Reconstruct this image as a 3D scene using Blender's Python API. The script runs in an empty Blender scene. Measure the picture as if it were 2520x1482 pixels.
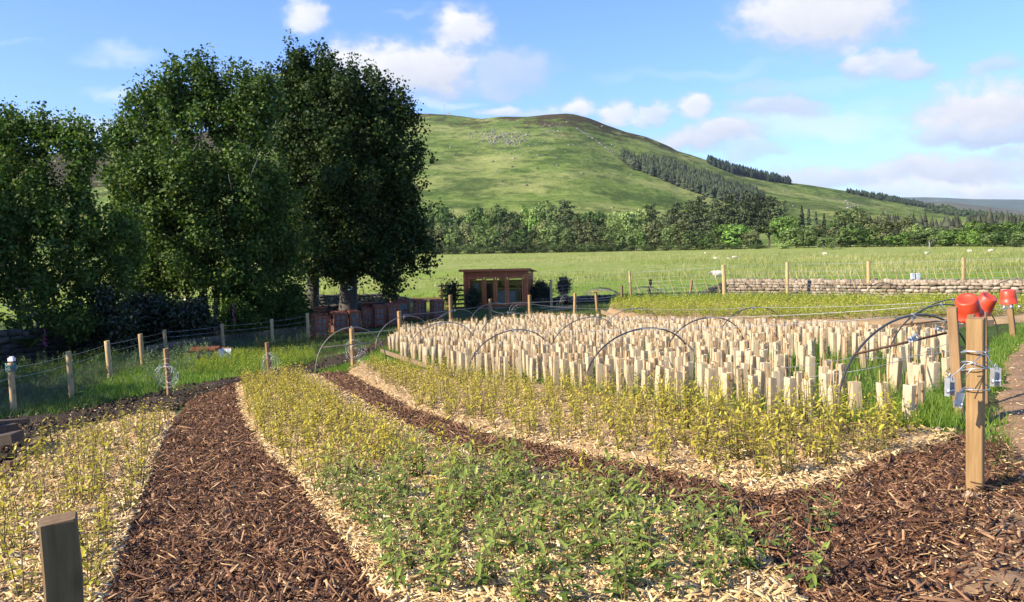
import bpy, bmesh, math, random
import numpy as np
from mathutils import Vector, Matrix, geometry
random.seed(7); rng = np.random.default_rng(7)
sc = bpy.context.scene
COL = sc.collection
R = math.radians

# ---------------------------------------------------------------- camera, sun, sky, exposure
F, CX, CY = 2030.0, 1260.0, 741.0            # focal length and centre in survey units (2520 wide)
PITCH, ROLL, CAMZ = math.atan(149 / 2030), 0.026, 1.45
cp, sp_, cr, sr = math.cos(PITCH), math.sin(PITCH), math.cos(ROLL), math.sin(ROLL)
UPV = np.array([0, sp_, cp]); FWD = np.array([0, cp, -sp_]); XV = np.array([1.0, 0, 0])
cam = bpy.data.cameras.new("camera"); cam_o = bpy.data.objects.new("camera", cam); COL.objects.link(cam_o)
right = XV * cr - UPV * sr; cup = XV * sr + UPV * cr
M = Matrix.Identity(4)
for i in range(3):
    M[i][0], M[i][1], M[i][2] = right[i], cup[i], -FWD[i]
M[2][3] = CAMZ
cam_o.matrix_world = M
cam.sensor_width = 36; cam.lens = 36 * F / 2520; cam.clip_end = 20000; cam.clip_start = 0.05
sc.camera = cam_o

SUN_AZ, SUN_EL = R(-114), R(34)               # from +Y towards +X
sdir = Vector((math.sin(SUN_AZ) * math.cos(SUN_EL), math.cos(SUN_AZ) * math.cos(SUN_EL), math.sin(SUN_EL)))
sun = bpy.data.lights.new("sun", 'SUN'); sun.energy = 5.0; sun.angle = R(0.53); sun.color = (1.0, 0.88, 0.68)
sun_o = bpy.data.objects.new("sun", sun); COL.objects.link(sun_o)
sun_o.rotation_euler = (-sdir).to_track_quat('-Z', 'Y').to_euler()
vs = sc.view_settings
vs.view_transform = 'Standard'; vs.look = 'None'; vs.exposure = 1.05; vs.gamma = 1; vs.use_curve_mapping = False
sc.cycles.max_bounces = 6; sc.cycles.diffuse_bounces = 3; sc.cycles.transparent_max_bounces = 12
sc.cycles.transmission_bounces = 4; sc.cycles.glossy_bounces = 3; sc.cycles.sample_clamp_indirect = 6

def raydir(px, py):
    u = (np.asarray(px, float) - CX) / F; v = -(np.asarray(py, float) - CY) / F
    u2 = u * cr + v * sr; v2 = -u * sr + v * cr
    return u2[..., None] * XV + v2[..., None] * UPV + FWD

def add_world():
    w = bpy.data.worlds.new("World"); sc.world = w; w.use_nodes = True
    nt = w.node_tree; N = nt.nodes; L = nt.links; N.clear()
    out = N.new('ShaderNodeOutputWorld'); bg = N.new('ShaderNodeBackground'); L.new(bg.outputs[0], out.inputs[0])
    bg.inputs[1].default_value = 0.093
    sky = N.new('ShaderNodeTexSky'); sky.sky_type = 'NISHITA'; sky.sun_disc = False
    sky.sun_elevation = SUN_EL; sky.sun_rotation = SUN_AZ % (2 * math.pi); sky.air_density = 1.0; sky.dust_density = 0.6; sky.ozone_density = 2.2
    tc = N.new('ShaderNodeTexCoord'); sep = N.new('ShaderNodeSeparateXYZ'); L.new(tc.outputs['Generated'], sep.inputs[0])
    def mth(op, a, b=None, c=None, clamp=False):
        n = N.new('ShaderNodeMath'); n.operation = op; n.use_clamp = clamp
        for i, x in enumerate((a, b, c)):
            if x is None: continue
            if isinstance(x, (int, float)): n.inputs[i].default_value = x
            else: L.new(x, n.inputs[i])
        return n.outputs[0]
    ya = mth('MAXIMUM', mth('ABSOLUTE', sep.outputs[1]), 0.05)
    U = mth('DIVIDE', sep.outputs[0], ya); Wt = mth('DIVIDE', sep.outputs[2], ya)
    cmb = N.new('ShaderNodeCombineXYZ'); L.new(U, cmb.inputs[0]); L.new(Wt, cmb.inputs[1])
    def noise(scale, detail, rough=0.55, sy=1.6, off=0.0):
        mp = N.new('ShaderNodeMapping'); mp.inputs['Scale'].default_value = (1, sy, 1); mp.inputs['Location'].default_value = (off, off * .7, 0)
        L.new(cmb.outputs[0], mp.inputs[0])
        n = N.new('ShaderNodeTexNoise'); n.inputs['Scale'].default_value = scale; n.inputs['Detail'].default_value = detail; n.inputs['Roughness'].default_value = rough
        L.new(mp.outputs[0], n.inputs['Vector']); return n
    n1 = noise(11, 5); n2 = noise(34, 4, 0.6, 1.3, 3.1); nw = noise(7, 6, 0.62, 4.5, 1.7)
    # warped position
    ws = N.new('ShaderNodeVectorMath'); ws.operation = 'SUBTRACT'; L.new(n1.outputs['Color'], ws.inputs[0]); ws.inputs[1].default_value = (.5, .5, .5)
    wm = N.new('ShaderNodeVectorMath'); wm.operation = 'MULTIPLY'; L.new(ws.outputs[0], wm.inputs[0]); wm.inputs[1].default_value = (.085, .065, 0)
    wa = N.new('ShaderNodeVectorMath'); wa.operation = 'ADD'; L.new(cmb.outputs[0], wa.inputs[0]); L.new(wm.outputs[0], wa.inputs[1])
    fine = mth('MULTIPLY', mth('SUBTRACT', n2.outputs['Fac'], 0.5), 0.9)
    A = None; S = None
    # cumulus: centre and half-size in survey units, density, shade bias
    cum = [(752, 44, 50, 34, .85, .25), (1125, 75, 84, 52, .95, .2), (930, 150, 150, 58, 1, .1), (1040, 165, 150, 68, 1, .0), (1250, 185, 105, 52, .62, -.1),
           (2030, 30, 205, 105, 1.0, .05), (2120, 160, 70, 36, .9, -.05), (2215, 175, 80, 30, .85, -.05), (2440, 265, 190, 66, 1, .0), (2420, 320, 190, 42, .9, -.25),
           (2440, 170, 62, 24, .6, -.15), (1425, 256, 62, 28, .9, .35), (1520, 262, 50, 32, .9, .3), (1600, 276, 50, 24, .8, .2), (1700, 268, 52, 36, .9, .25),
           (1235, 274, 64, 24, .8, .3), (1750, 338, 140, 36, .95, -.05), (1900, 262, 110, 36, .8, -.15), (1850, 375, 85, 24, .55, -.1),
           (2330, 418, 230, 46, .95, -.05), (2440, 465, 190, 32, .9, .15), (2130, 438, 170, 34, .85, -.1), (2480, 375, 70, 20, .7, -.3), (2010, 450, 110, 36, .8, -.1),
           (2290, 465, 180, 26, .75, .2), (1860, 205, 90, 14, .3, .1), (1340, 280, 60, 20, .5, .3)]
    for cx, cy, rx, ry, dens, sb in cum:
        rx *= 1.18; ry *= 1.15
        d = raydir(cx, cy); c = (d[0] / d[1], d[2] / d[1], 0)
        s = N.new('ShaderNodeVectorMath'); s.operation = 'SUBTRACT'; L.new(wa.outputs[0], s.inputs[0]); s.inputs[1].default_value = c
        m = N.new('ShaderNodeVectorMath'); m.operation = 'MULTIPLY'; L.new(s.outputs[0], m.inputs[0]); m.inputs[1].default_value = (F / rx, F / ry, 0)
        ln = N.new('ShaderNodeVectorMath'); ln.operation = 'LENGTH'; L.new(m.outputs[0], ln.inputs[0])
        val = mth('ADD', mth('SUBTRACT', 1.12, ln.outputs['Value']), fine)
        mr = N.new('ShaderNodeMapRange'); mr.interpolation_type = 'SMOOTHSTEP'; L.new(val, mr.inputs[0])
        mr.inputs[1].default_value = -.03; mr.inputs[2].default_value = .70; mr.inputs[3].default_value = 0; mr.inputs[4].default_value = dens
        cov = mr.outputs[0]
        sx = N.new('ShaderNodeSeparateXYZ'); L.new(m.outputs[0], sx.inputs[0])
        sh = mth('ADD', mth('ADD', mth('MULTIPLY_ADD', sx.outputs[1], .44, .50 + sb), mth('MULTIPLY', sx.outputs[0], -.13)), mth('MULTIPLY', fine, .5), clamp=True)
        if A is None: A, S = cov, sh
        else:
            A = mth('MAXIMUM', A, cov)
            mx = N.new('ShaderNodeMix'); L.new(cov, mx.inputs[0]); L.new(S, mx.inputs[2]); L.new(sh, mx.inputs[3]); S = mx.outputs[0]
    # wispy veils
    V = None
    for cx, cy, rx, ry, dens in [(295, 125, 130, 36, .75), (270, 218, 110, 26, .8), (150, 310, 330, 40, .95), (2000, 300, 330, 50, .85), (1090, 246, 110, 16, .7), (1750, 175, 330, 22, .3),
                                 (2000, 210, 330, 20, .25), (1900, 420, 420, 60, .15), (620, 190, 120, 40, .4), (2300, 340, 300, 60, .25), (1000, 20, 90, 14, .3), (60, 105, 90, 10, .25)]:
        d = raydir(cx, cy); c = (d[0] / d[1], d[2] / d[1], 0)
        s = N.new('ShaderNodeVectorMath'); s.operation = 'SUBTRACT'; L.new(wa.outputs[0], s.inputs[0]); s.inputs[1].default_value = c
        m = N.new('ShaderNodeVectorMath'); m.operation = 'MULTIPLY'; L.new(s.outputs[0], m.inputs[0]); m.inputs[1].default_value = (F / rx, F / ry, 0)
        ln = N.new('ShaderNodeVectorMath'); ln.operation = 'LENGTH'; L.new(m.outputs[0], ln.inputs[0])
        val = mth('ADD', mth('SUBTRACT', 1.0, ln.outputs['Value']), mth('MULTIPLY', mth('SUBTRACT', nw.outputs['Fac'], .5), 1.5))
        mr = N.new('ShaderNodeMapRange'); mr.interpolation_type = 'SMOOTHSTEP'; L.new(val, mr.inputs[0])
        mr.inputs[1].default_value = 0; mr.inputs[2].default_value = .9; mr.inputs[3].default_value = 0; mr.inputs[4].default_value = dens
        V = mr.outputs[0] if V is None else mth('MAXIMUM', V, mr.outputs[0])
    # clear sky, slightly more saturated
    hs = N.new('ShaderNodeMix'); hs.data_type = 'RGBA'; hs.blend_type = 'MULTIPLY'; hs.inputs[0].default_value = 1
    L.new(sky.outputs[0], hs.inputs[6]); hs.inputs[7].default_value = SKY_TINT
    def mix(fac, a, b):
        x = N.new('ShaderNodeMix'); x.data_type = 'RGBA'; L.new(fac, x.inputs[0])
        for i, y in ((6, a), (7, b)):
            if isinstance(y, tuple): x.inputs[i].default_value = y
            else: L.new(y, x.inputs[i])
        return x.outputs[2]
    k = CLOUD
    V = mth('MULTIPLY', V, .55)
    veil = mix(V, hs.outputs[2], (k * .92, k * .97, k, 1))
    ccol = mix(S, (k * .52, k * .60, k * .76, 1), (k * 1.0, k * .985, k * 1.0, 1))
    L.new(mix(A, veil, ccol), bg.inputs[0])
SKY_TINT = (.74, .95, 1.44, 1); CLOUD = 5.7
add_world()

# ---------------------------------------------------------------- terrain
_Y = np.array([-50, 0, 18, 25, 32, 40, 50, 80, 150, 250, 450, 3000.])
_D = np.array([-3.2, 0, 1.17, 1.55, 1.82, 2.02, 2.2, 2.7, 3.25, 3.6, 3.9, 4.0])
def Z(x, y):
    x = np.asarray(x, float); y = np.asarray(y, float)
    z = -np.interp(y, _Y, _D)
    fade = np.clip(1 - (y - 60) / 90, 0, 1)
    z = z + .03 * 10 * np.tanh(x / 10) * fade
    z = z + .5 * np.sin(x * .021 + 1.3) * np.sin(y * .017) * np.clip((y - 70) / 120, 0, 1)
    return z
def G(px, py):
    """where the line of sight through a survey point meets the ground"""
    px = np.asarray(px, float); py = np.asarray(py, float)
    d = raydir(px, py); d = d / d[..., 1:2]
    lo = np.full(px.shape, .6); hi = np.full(px.shape, .6); done = np.zeros(px.shape, bool)
    ys = np.geomspace(.6, 700, 160)
    for a, b in zip(ys[:-1], ys[1:]):
        below = (CAMZ + d[..., 2] * b) < Z(d[..., 0] * b, b)
        new = below & ~done
        lo = np.where(new, a, lo); hi = np.where(new, b, hi); done |= new
    lo = np.where(done, lo, 699); hi = np.where(done, hi, 700)
    for _ in range(26):
        m = (lo + hi) / 2; below = (CAMZ + d[..., 2] * m) < Z(d[..., 0] * m, m)
        hi = np.where(below, m, hi); lo = np.where(below, lo, m)
    y = (lo + hi) / 2; x = d[..., 0] * y
    return np.stack([x, y, Z(x, y)], -1)
def g(px, py): return Vector(G(px, py).tolist())
def at(px, py, y):
    d = raydir(px, py); d = d / d[1]; return Vector((d[0] * y, y, CAMZ + d[2] * y))

# ---------------------------------------------------------------- materials
def nodes(name):
    m = bpy.data.materials.new(name); m.use_nodes = True
    nt = m.node_tree; nt.nodes.clear()
    out = nt.nodes.new('ShaderNodeOutputMaterial'); b = nt.nodes.new('ShaderNodeBsdfPrincipled'); nt.links.new(b.outputs[0], out.inputs[0])
    return m, nt, b, out
def c4(c): return (c[0], c[1], c[2], 1)
def ramp(nt, stops, fac):
    r = nt.nodes.new('ShaderNodeValToRGB'); e = r.color_ramp.elements
    while len(e) < len(stops): e.new(.5)
    for i, (p, c) in enumerate(stops): e[i].position = p; e[i].color = c4(c)
    nt.links.new(fac, r.inputs[0]); return r.outputs[0]
def texco(nt, kind='Object', scale=(1, 1, 1)):
    t = nt.nodes.new('ShaderNodeTexCoord'); mp = nt.nodes.new('ShaderNodeMapping'); mp.inputs['Scale'].default_value = scale
    nt.links.new(t.outputs[kind], mp.inputs[0]); return mp.outputs[0]
def pos(nt, scale=(1, 1, 1)):
    t = nt.nodes.new('ShaderNodeNewGeometry'); mp = nt.nodes.new('ShaderNodeMapping'); mp.inputs['Scale'].default_value = scale
    nt.links.new(t.outputs['Position'], mp.inputs[0]); return mp.outputs[0]
def noise(nt, vec, scale, detail=4, rough=.6):
    n = nt.nodes.new('ShaderNodeTexNoise'); n.inputs['Scale'].default_value = scale; n.inputs['Detail'].default_value = detail; n.inputs['Roughness'].default_value = rough
    if vec is not None: nt.links.new(vec, n.inputs['Vector'])
    return n.outputs['Fac']
def mixc(nt, fac, a, b, mode='MIX'):
    x = nt.nodes.new('ShaderNodeMix'); x.data_type = 'RGBA'; x.blend_type = mode
    if isinstance(fac, (int, float)): x.inputs[0].default_value = fac
    else: nt.links.new(fac, x.inputs[0])
    for i, y in ((6, a), (7, b)):
        if isinstance(y, tuple): x.inputs[i].default_value = c4(y)
        else: nt.links.new(y, x.inputs[i])
    return x.outputs[2]
def math_(nt, op, a, b=0.0, clamp=False):
    n = nt.nodes.new('ShaderNodeMath'); n.operation = op; n.use_clamp = clamp
    for i, x in enumerate((a, b)):
        if isinstance(x, (int, float)): n.inputs[i].default_value = x
        else: nt.links.new(x, n.inputs[i])
    return n.outputs[0]
def maprange(nt, v, a, b, c=0, d=1, smooth=True):
    m = nt.nodes.new('ShaderNodeMapRange'); m.interpolation_type = 'SMOOTHSTEP' if smooth else 'LINEAR'
    nt.links.new(v, m.inputs[0])
    for i, x in enumerate((a, b, c, d)): m.inputs[i + 1].default_value = x
    return m.outputs[0]
def bump(nt, b, h, strength=.5, dist=.02):
    n = nt.nodes.new('ShaderNodeBump'); n.inputs['Strength'].default_value = strength; n.inputs['Distance'].default_value = dist
    nt.links.new(h, n.inputs['Height']); nt.links.new(n.outputs[0], b.inputs['Normal'])
def island(nt):
    return nt.nodes.new('ShaderNodeNewGeometry').outputs['Random Per Island']
def objrand(nt):
    return nt.nodes.new('ShaderNodeObjectInfo').outputs['Random']

def plain(name, c, rough=.6, metal=0.0, var=.25, scale=12, bumpk=.0):
    m, nt, b, o = nodes(name)
    v = texco(nt); f = noise(nt, v, scale, 4)
    lo = tuple(x * (1 - var) for x in c); hi = tuple(min(1, x * (1 + var)) for x in c)
    nt.links.new(ramp(nt, [(.25, lo), (.75, hi)], f), b.inputs['Base Color'])
    b.inputs['Roughness'].default_value = rough; b.inputs['Metallic'].default_value = metal
    if bumpk: bump(nt, b, noise(nt, v, scale * 5), bumpk, .01)
    return m
def wood(name, c1, c2, rough=.75, grain=(30, 30, 1.6), knots=True):
    m, nt, b, o = nodes(name)
    v = texco(nt, 'Object', grain)
    f = noise(nt, v, 1.6, 6, .65); f2 = noise(nt, texco(nt, 'Object', (5, 5, 1.2)), 1.2, 3)
    f = math_(nt, 'ADD', math_(nt, 'MULTIPLY', f, .65), math_(nt, 'MULTIPLY', f2, .35))
    f = math_(nt, 'ADD', f, math_(nt, 'MULTIPLY', math_(nt, 'SUBTRACT', objrand(nt), .5), .18))
    col = ramp(nt, [(.32, c1), (.52, tuple((a + d) / 2 for a, d in zip(c1, c2))), (.7, c2)], f)
    if knots:
        kv = nt.nodes.new('ShaderNodeTexVoronoi'); kv.inputs['Scale'].default_value = 1; nt.links.new(texco(nt, 'Object', (7, 7, 3.2)), kv.inputs['Vector'])
        km = maprange(nt, math_(nt, 'ADD', kv.outputs['Distance'], math_(nt, 'MULTIPLY', f, .15)), .30, .16)
        col = mixc(nt, math_(nt, 'MULTIPLY', km, .65), col, tuple(x * .45 for x in c1))
        st = maprange(nt, noise(nt, texco(nt, 'Object', (2.2, 2.2, .8)), 1.5, 5), .5, .7); col = mixc(nt, math_(nt, 'MULTIPLY', st, .35), col, tuple(x * .7 for x in c1))
    nt.links.new(col, b.inputs['Base Color']); b.inputs['Roughness'].default_value = rough
    bump(nt, b, f, .35, .004)
    return m
def leafmat(name, stops, trans=.35, rough=.45, attr=None, big=None, spec=.5, backlit=1.4, warm=1.1, vary=0.0):
    """leaf: colour varies per leaf (random per island) or by the age stored on it, with light passing through"""
    m, nt, b, o = nodes(name)
    r = island(nt)
    if attr:
        a = nt.nodes.new('ShaderNodeAttribute'); a.attribute_name = attr
        r = math_(nt, 'ADD', math_(nt, 'MULTIPLY', a.outputs['Fac'], .78), math_(nt, 'MULTIPLY', r, .22))
    if big:
        f = noise(nt, pos(nt), big, 3); r = math_(nt, 'ADD', math_(nt, 'MULTIPLY', r, .45), math_(nt, 'MULTIPLY', maprange(nt, f, .3, .7), .55))
    col = ramp(nt, stops, r)
    if vary:
        k = maprange(nt, objrand(nt), 0, 1, 1 - vary, 1 + vary, False); cx = nt.nodes.new('ShaderNodeCombineXYZ')
        for i in range(3): nt.links.new(k, cx.inputs[i])
        vm = nt.nodes.new('ShaderNodeVectorMath'); vm.operation = 'MULTIPLY'; nt.links.new(col, vm.inputs[0]); nt.links.new(cx.outputs[0], vm.inputs[1]); col = vm.outputs[0]
    nt.links.new(col, b.inputs['Base Color']); b.inputs['Roughness'].default_value = rough; b.inputs['Specular IOR Level'].default_value = spec
    t = nt.nodes.new('ShaderNodeBsdfTranslucent')
    tc = mixc(nt, 1.0, col, (min(1.2, backlit * warm), backlit, .45), 'MULTIPLY'); nt.links.new(tc, t.inputs[0])
    mx = nt.nodes.new('ShaderNodeMixShader'); mx.inputs[0].default_value = trans
    nt.links.new(b.outputs[0], mx.inputs[1]); nt.links.new(t.outputs[0], mx.inputs[2]); nt.links.new(mx.outputs[0], o.inputs[0])
    return m
def chipmat(name, stops, rough=.8):
    m, nt, b, o = nodes(name)
    r = island(nt); f = noise(nt, pos(nt), 60, 3)
    r = math_(nt, 'ADD', math_(nt, 'MULTIPLY', r, .8), math_(nt, 'MULTIPLY', f, .2))
    nt.links.new(ramp(nt, stops, r), b.inputs['Base Color']); b.inputs['Roughness'].default_value = rough
    b.inputs['Specular IOR Level'].default_value = .3
    bump(nt, b, noise(nt, pos(nt, (40, 40, 40)), 3, 4), .3, .004)
    return m
def groundmat(name, stops, scale, rough=.95, bumpk=.8, dist=.02, scale2=None):
    m, nt, b, o = nodes(name)
    v = pos(nt); f = noise(nt, v, scale, 6, .7)
    if scale2: f = math_(nt, 'ADD', math_(nt, 'MULTIPLY', f, .6), math_(nt, 'MULTIPLY', noise(nt, v, scale2, 4), .4))
    nt.links.new(ramp(nt, stops, f), b.inputs['Base Color']); b.inputs['Roughness'].default_value = rough; b.inputs['Specular IOR Level'].default_value = .2
    bump(nt, b, f, bumpk, dist)
    return m

# ---------------------------------------------------------------- mesh helpers
class MB:
    def __init__(s): s.v = []; s.f = []; s.mi = []; s.cur = 0
    def add(s, vs, fs):
        o = len(s.v); s.v += [tuple(x) for x in vs]; s.f += [tuple(i + o for i in f) for f in fs]; s.mi += [s.cur] * len(fs)
    def box(s, c, size, rot=None, ch=0.0):
        hx, hy, hz = size[0] / 2, size[1] / 2, size[2] / 2
        if ch > 0:
            ch = min(ch, hx * .6, hy * .6)
            prof = [(-hx + ch, -hy), (hx - ch, -hy), (hx, -hy + ch), (hx, hy - ch), (hx - ch, hy), (-hx + ch, hy), (-hx, hy - ch), (-hx, -hy + ch)]
        else: prof = [(-hx, -hy), (hx, -hy), (hx, hy), (-hx, hy)]
        n = len(prof)
        vs = [Vector((x, y, -hz)) for x, y in prof] + [Vector((x, y, hz)) for x, y in prof]
        if rot is not None: vs = [rot @ v for v in vs]
        c = Vector(c); vs = [v + c for v in vs]
        fs = [tuple(range(n))[::-1], tuple(range(n, 2 * n))] + [(i, (i + 1) % n, (i + 1) % n + n, i + n) for i in range(n)]
        s.add(vs, fs)
    def bar(s, a, b, w, h=None, up=(0, 0, 1)):
        a, b = Vector(a), Vector(b); d = b - a; L = d.length; d.normalize(); h = h or w
        u = Vector(up)
        if abs(d.dot(u)) > .98: u = Vector((0, 1, 0))
        sx = d.cross(u).normalized(); sy = sx.cross(d).normalized()
        rot = Matrix((sx, sy, d)).transposed()
        s.box((a + b) / 2, (w, h, L), rot)
    def tube(s, pts, rad, n=6, cap=True):
        pts = [Vector(p) for p in pts]; k = len(pts)
        rads = rad if isinstance(rad, (list, tuple)) else [rad] * k
        up = None; rings = []
        for i, p in enumerate(pts):
            d = (pts[min(i + 1, k - 1)] - pts[max(i - 1, 0)])
            if d.length < 1e-9: d = Vector((0, 0, 1))
            d.normalize()
            if up is None: up = Vector((1, 0, 0)) if abs(d.x) < .8 else Vector((0, 1, 0))
            e = (up - d * up.dot(d)).normalized(); up = e; f = d.cross(e)
            rings.append([p + (e * math.cos(2 * math.pi * j / n) + f * math.sin(2 * math.pi * j / n)) * rads[i] for j in range(n)])
        vs = [v for r in rings for v in r]
        fs = [(i * n + j, i * n + (j + 1) % n, (i + 1) * n + (j + 1) % n, (i + 1) * n + j) for i in range(k - 1) for j in range(n)]
        if cap: fs += [tuple(range(n))[::-1], tuple(range((k - 1) * n, k * n))]
        s.add(vs, fs)
    def lathe(s, prof, n=20, mat=None):
        vs = []; k = len(prof)
        for r, z in prof:
            vs += [Vector((r * math.cos(2 * math.pi * j / n), r * math.sin(2 * math.pi * j / n), z)) for j in range(n)]
        if mat is not None: vs = [mat @ v for v in vs]
        fs = [(i * n + j, i * n + (j + 1) % n, (i + 1) * n + (j + 1) % n, (i + 1) * n + j) for i in range(k - 1) for j in range(n)]
        s.add(vs, fs)
    def build(s, name, mat, parent=None, smooth=False, loc=None):
        me = bpy.data.meshes.new(name); me.from_pydata(s.v, [], s.f)
        for m in (mat if isinstance(mat, (list, tuple)) else [mat]): me.materials.append(m)
        if any(s.mi): me.polygons.foreach_set('material_index', s.mi)
        if smooth: me.polygons.foreach_set('use_smooth', [True] * len(me.polygons))
        me.update()
        o = bpy.data.objects.new(name, me); COL.objects.link(o)
        if parent is not None: o.parent = parent
        if loc is not None: o.location = loc
        return o
def npmesh(name, V, Fa, mat, parent=None, smooth=False, attrs=None, link=True, mi=None):
    V = np.asarray(V, np.float32); Fa = np.asarray(Fa, np.int32); k = Fa.shape[1]
    me = bpy.data.meshes.new(name)
    me.vertices.add(len(V)); me.vertices.foreach_set('co', V.ravel())
    me.loops.add(Fa.size); me.loops.foreach_set('vertex_index', Fa.ravel())
    me.polygons.add(len(Fa)); me.polygons.foreach_set('loop_start', np.arange(0, Fa.size, k, dtype=np.int32))
    me.polygons.foreach_set('loop_total', np.full(len(Fa), k, np.int32))
    for m in (mat if isinstance(mat, (list, tuple)) else [mat]): me.materials.append(m)
    if mi is not None: me.polygons.foreach_set('material_index', np.asarray(mi, np.int32))
    if smooth: me.polygons.foreach_set('use_smooth', np.ones(len(Fa), bool))
    for kx, a in (attrs or {}).items():
        at_ = me.attributes.new(kx, 'FLOAT', 'POINT'); at_.data.foreach_set('value', np.asarray(a, np.float32))
    me.update(calc_edges=True)
    if not link: return me
    o = bpy.data.objects.new(name, me); COL.objects.link(o)
    if parent is not None: o.parent = parent
    return o
def tag(o, label=None, cat=None, group=None, kind=None):
    if label: o['label'] = label
    if cat: o['category'] = cat
    if group: o['group'] = group
    if kind: o['kind'] = kind
    return o
def thing(name, label, cat, loc=(0, 0, 0), rz=0, group=None):
    o = bpy.data.objects.new(name, None); COL.objects.link(o); o.location = loc; o.rotation_euler = (0, 0, rz); o.empty_display_size = .1
    return tag(o, label, cat, group)
def dup(root, loc=None, rz=None, label=None, scale=None):
    r = root.copy(); COL.objects.link(r)
    if loc is not None: r.location = loc
    if rz is not None: r.rotation_euler = (r.rotation_euler[0], r.rotation_euler[1], rz)
    if scale is not None: r.scale = scale if isinstance(scale, tuple) else (scale,) * 3
    if label: r['label'] = label
    for ch in list(root.children):
        c = ch.copy(); COL.objects.link(c); c.parent = r
        for gch in ch.children:
            d = gch.copy(); COL.objects.link(d); d.parent = c
    return r
def merge(parts):
    """parts: list of (V, F, {attr}) -> one"""
    o = 0; Vs = []; Fs = []; At = {}
    for V, Fa, a in parts:
        Vs.append(V); Fs.append(Fa + o); o += len(V)
        for k_, x in a.items(): At.setdefault(k_, []).append(x)
    return np.concatenate(Vs), np.concatenate(Fs), {k_: np.concatenate(x) for k_, x in At.items()}
def rotz(V, a):
    c, s = math.cos(a), math.sin(a); return np.stack([V[:, 0] * c - V[:, 1] * s, V[:, 0] * s + V[:, 1] * c, V[:, 2]], 1)
def inpoly(P, poly):
    x, y = P[:, 0], P[:, 1]; r = np.zeros(len(P), bool); n = len(poly)
    for i in range(n):
        x1, y1 = poly[i]; x2, y2 = poly[(i + 1) % n]
        c = ((y1 > y) != (y2 > y)) & (x < (x2 - x1) * (y - y1) / ((y2 - y1) if y2 != y1 else 1e-9) + x1); r ^= c
    return r
def sample_px(poly, n, mixw=.5, ymax=None):
    """ground points in a plot given by its outline: part evenly over what is seen, part evenly over the ground"""
    p = np.array(poly, float); lo, hi = p.min(0), p.max(0); out = []
    tot = 0
    while tot < n * (1 - mixw):
        q = rng.uniform(lo, hi, (n, 2)); q = q[inpoly(q, poly)]; out.append(G(q[:, 0], q[:, 1])); tot += len(q)
    res = np.concatenate(out)[:int(n * (1 - mixw))]
    if mixw > 0:
        wp = G(p[:, 0], p[:, 1])[:, :2]; wl, wh = wp.min(0), wp.max(0); o2 = []; tot = 0; wpl = wp.tolist(); it = 0
        while tot < n * mixw and it < 200:
            q = rng.uniform(wl, wh, (n, 2)); q = q[inpoly(q, wpl)]; o2.append(q); tot += len(q); it += 1
        q = np.concatenate(o2)[:int(n * mixw)]; res = np.concatenate([res, np.stack([q[:, 0], q[:, 1], Z(q[:, 0], q[:, 1])], 1)])
    return res
# ---------------------------------------------------------------- ground
def field_ground_mat():
    m, nt, b, o = nodes("meadow_ground")
    ps = nt.nodes.new('ShaderNodeNewGeometry').outputs['Position']
    sx = nt.nodes.new('ShaderNodeSeparateXYZ'); nt.links.new(ps, sx.inputs[0])
    far = maprange(nt, sx.outputs[1], 44, 50)
    # garden soil with thin grass
    n1 = noise(nt, pos(nt), 1.1, 6, .65); n2 = noise(nt, pos(nt), 14, 5, .7)
    soil = ramp(nt, [(.3, (.028, .019, .012)), (.55, (.075, .052, .032)), (.75, (.13, .095, .06))], n2)
    gr = ramp(nt, [(.3, (.025, .055, .01)), (.6, (.065, .12, .02)), (.8, (.12, .18, .04))], n2)
    gard = mixc(nt, maprange(nt, n1, .38, .55), soil, gr)
    # meadow: bright turf, pale rush patches, yellow flowers
    st = pos(nt, (.035, .06, .05)); big = noise(nt, st, 1.6, 5, .6); mid = noise(nt, pos(nt, (.5, .8, .5)), 1, 5, .65)
    tn = noise(nt, pos(nt), 6, 4, .7)
    turf = ramp(nt, [(.3, (.11, .165, .024)), (.5, (.185, .245, .040)), (.72, (.28, .32, .068))], math_(nt, 'ADD', math_(nt, 'MULTIPLY', mid, .6), math_(nt, 'MULTIPLY', tn, .4)))
    rush = ramp(nt, [(.3, (.13, .18, .04)), (.55, (.25, .275, .085)), (.75, (.38, .37, .15))], mid)
    band = maprange(nt, sx.outputs[1], 62, 85)
    med = mixc(nt, math_(nt, 'MULTIPLY', maprange(nt, math_(nt, 'ADD', math_(nt, 'MULTIPLY', big, .7), math_(nt, 'MULTIPLY', mid, .3)), .38, .54), math_(nt, 'MULTIPLY', band, .9)), turf, rush)
    fl = nt.nodes.new('ShaderNodeTexVoronoi'); fl.inputs['Scale'].default_value = 2.2; nt.links.new(pos(nt), fl.inputs['Vector'])
    flm = math_(nt, 'MULTIPLY', maprange(nt, fl.outputs['Distance'], .13, .06), maprange(nt, noise(nt, pos(nt), .12, 3), .5, .6))
    med = mixc(nt, math_(nt, 'MULTIPLY', flm, .8), med, (.55, .45, .03))
    nt.links.new(mixc(nt, far, gard, med), b.inputs['Base Color'])
    b.inputs['Roughness'].default_value = 1; b.inputs['Specular IOR Level'].default_value = .1
    bump(nt, b, math_(nt, 'ADD', n2, mid), .9, .05)
    return m
M_ground = field_ground_mat()
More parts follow.
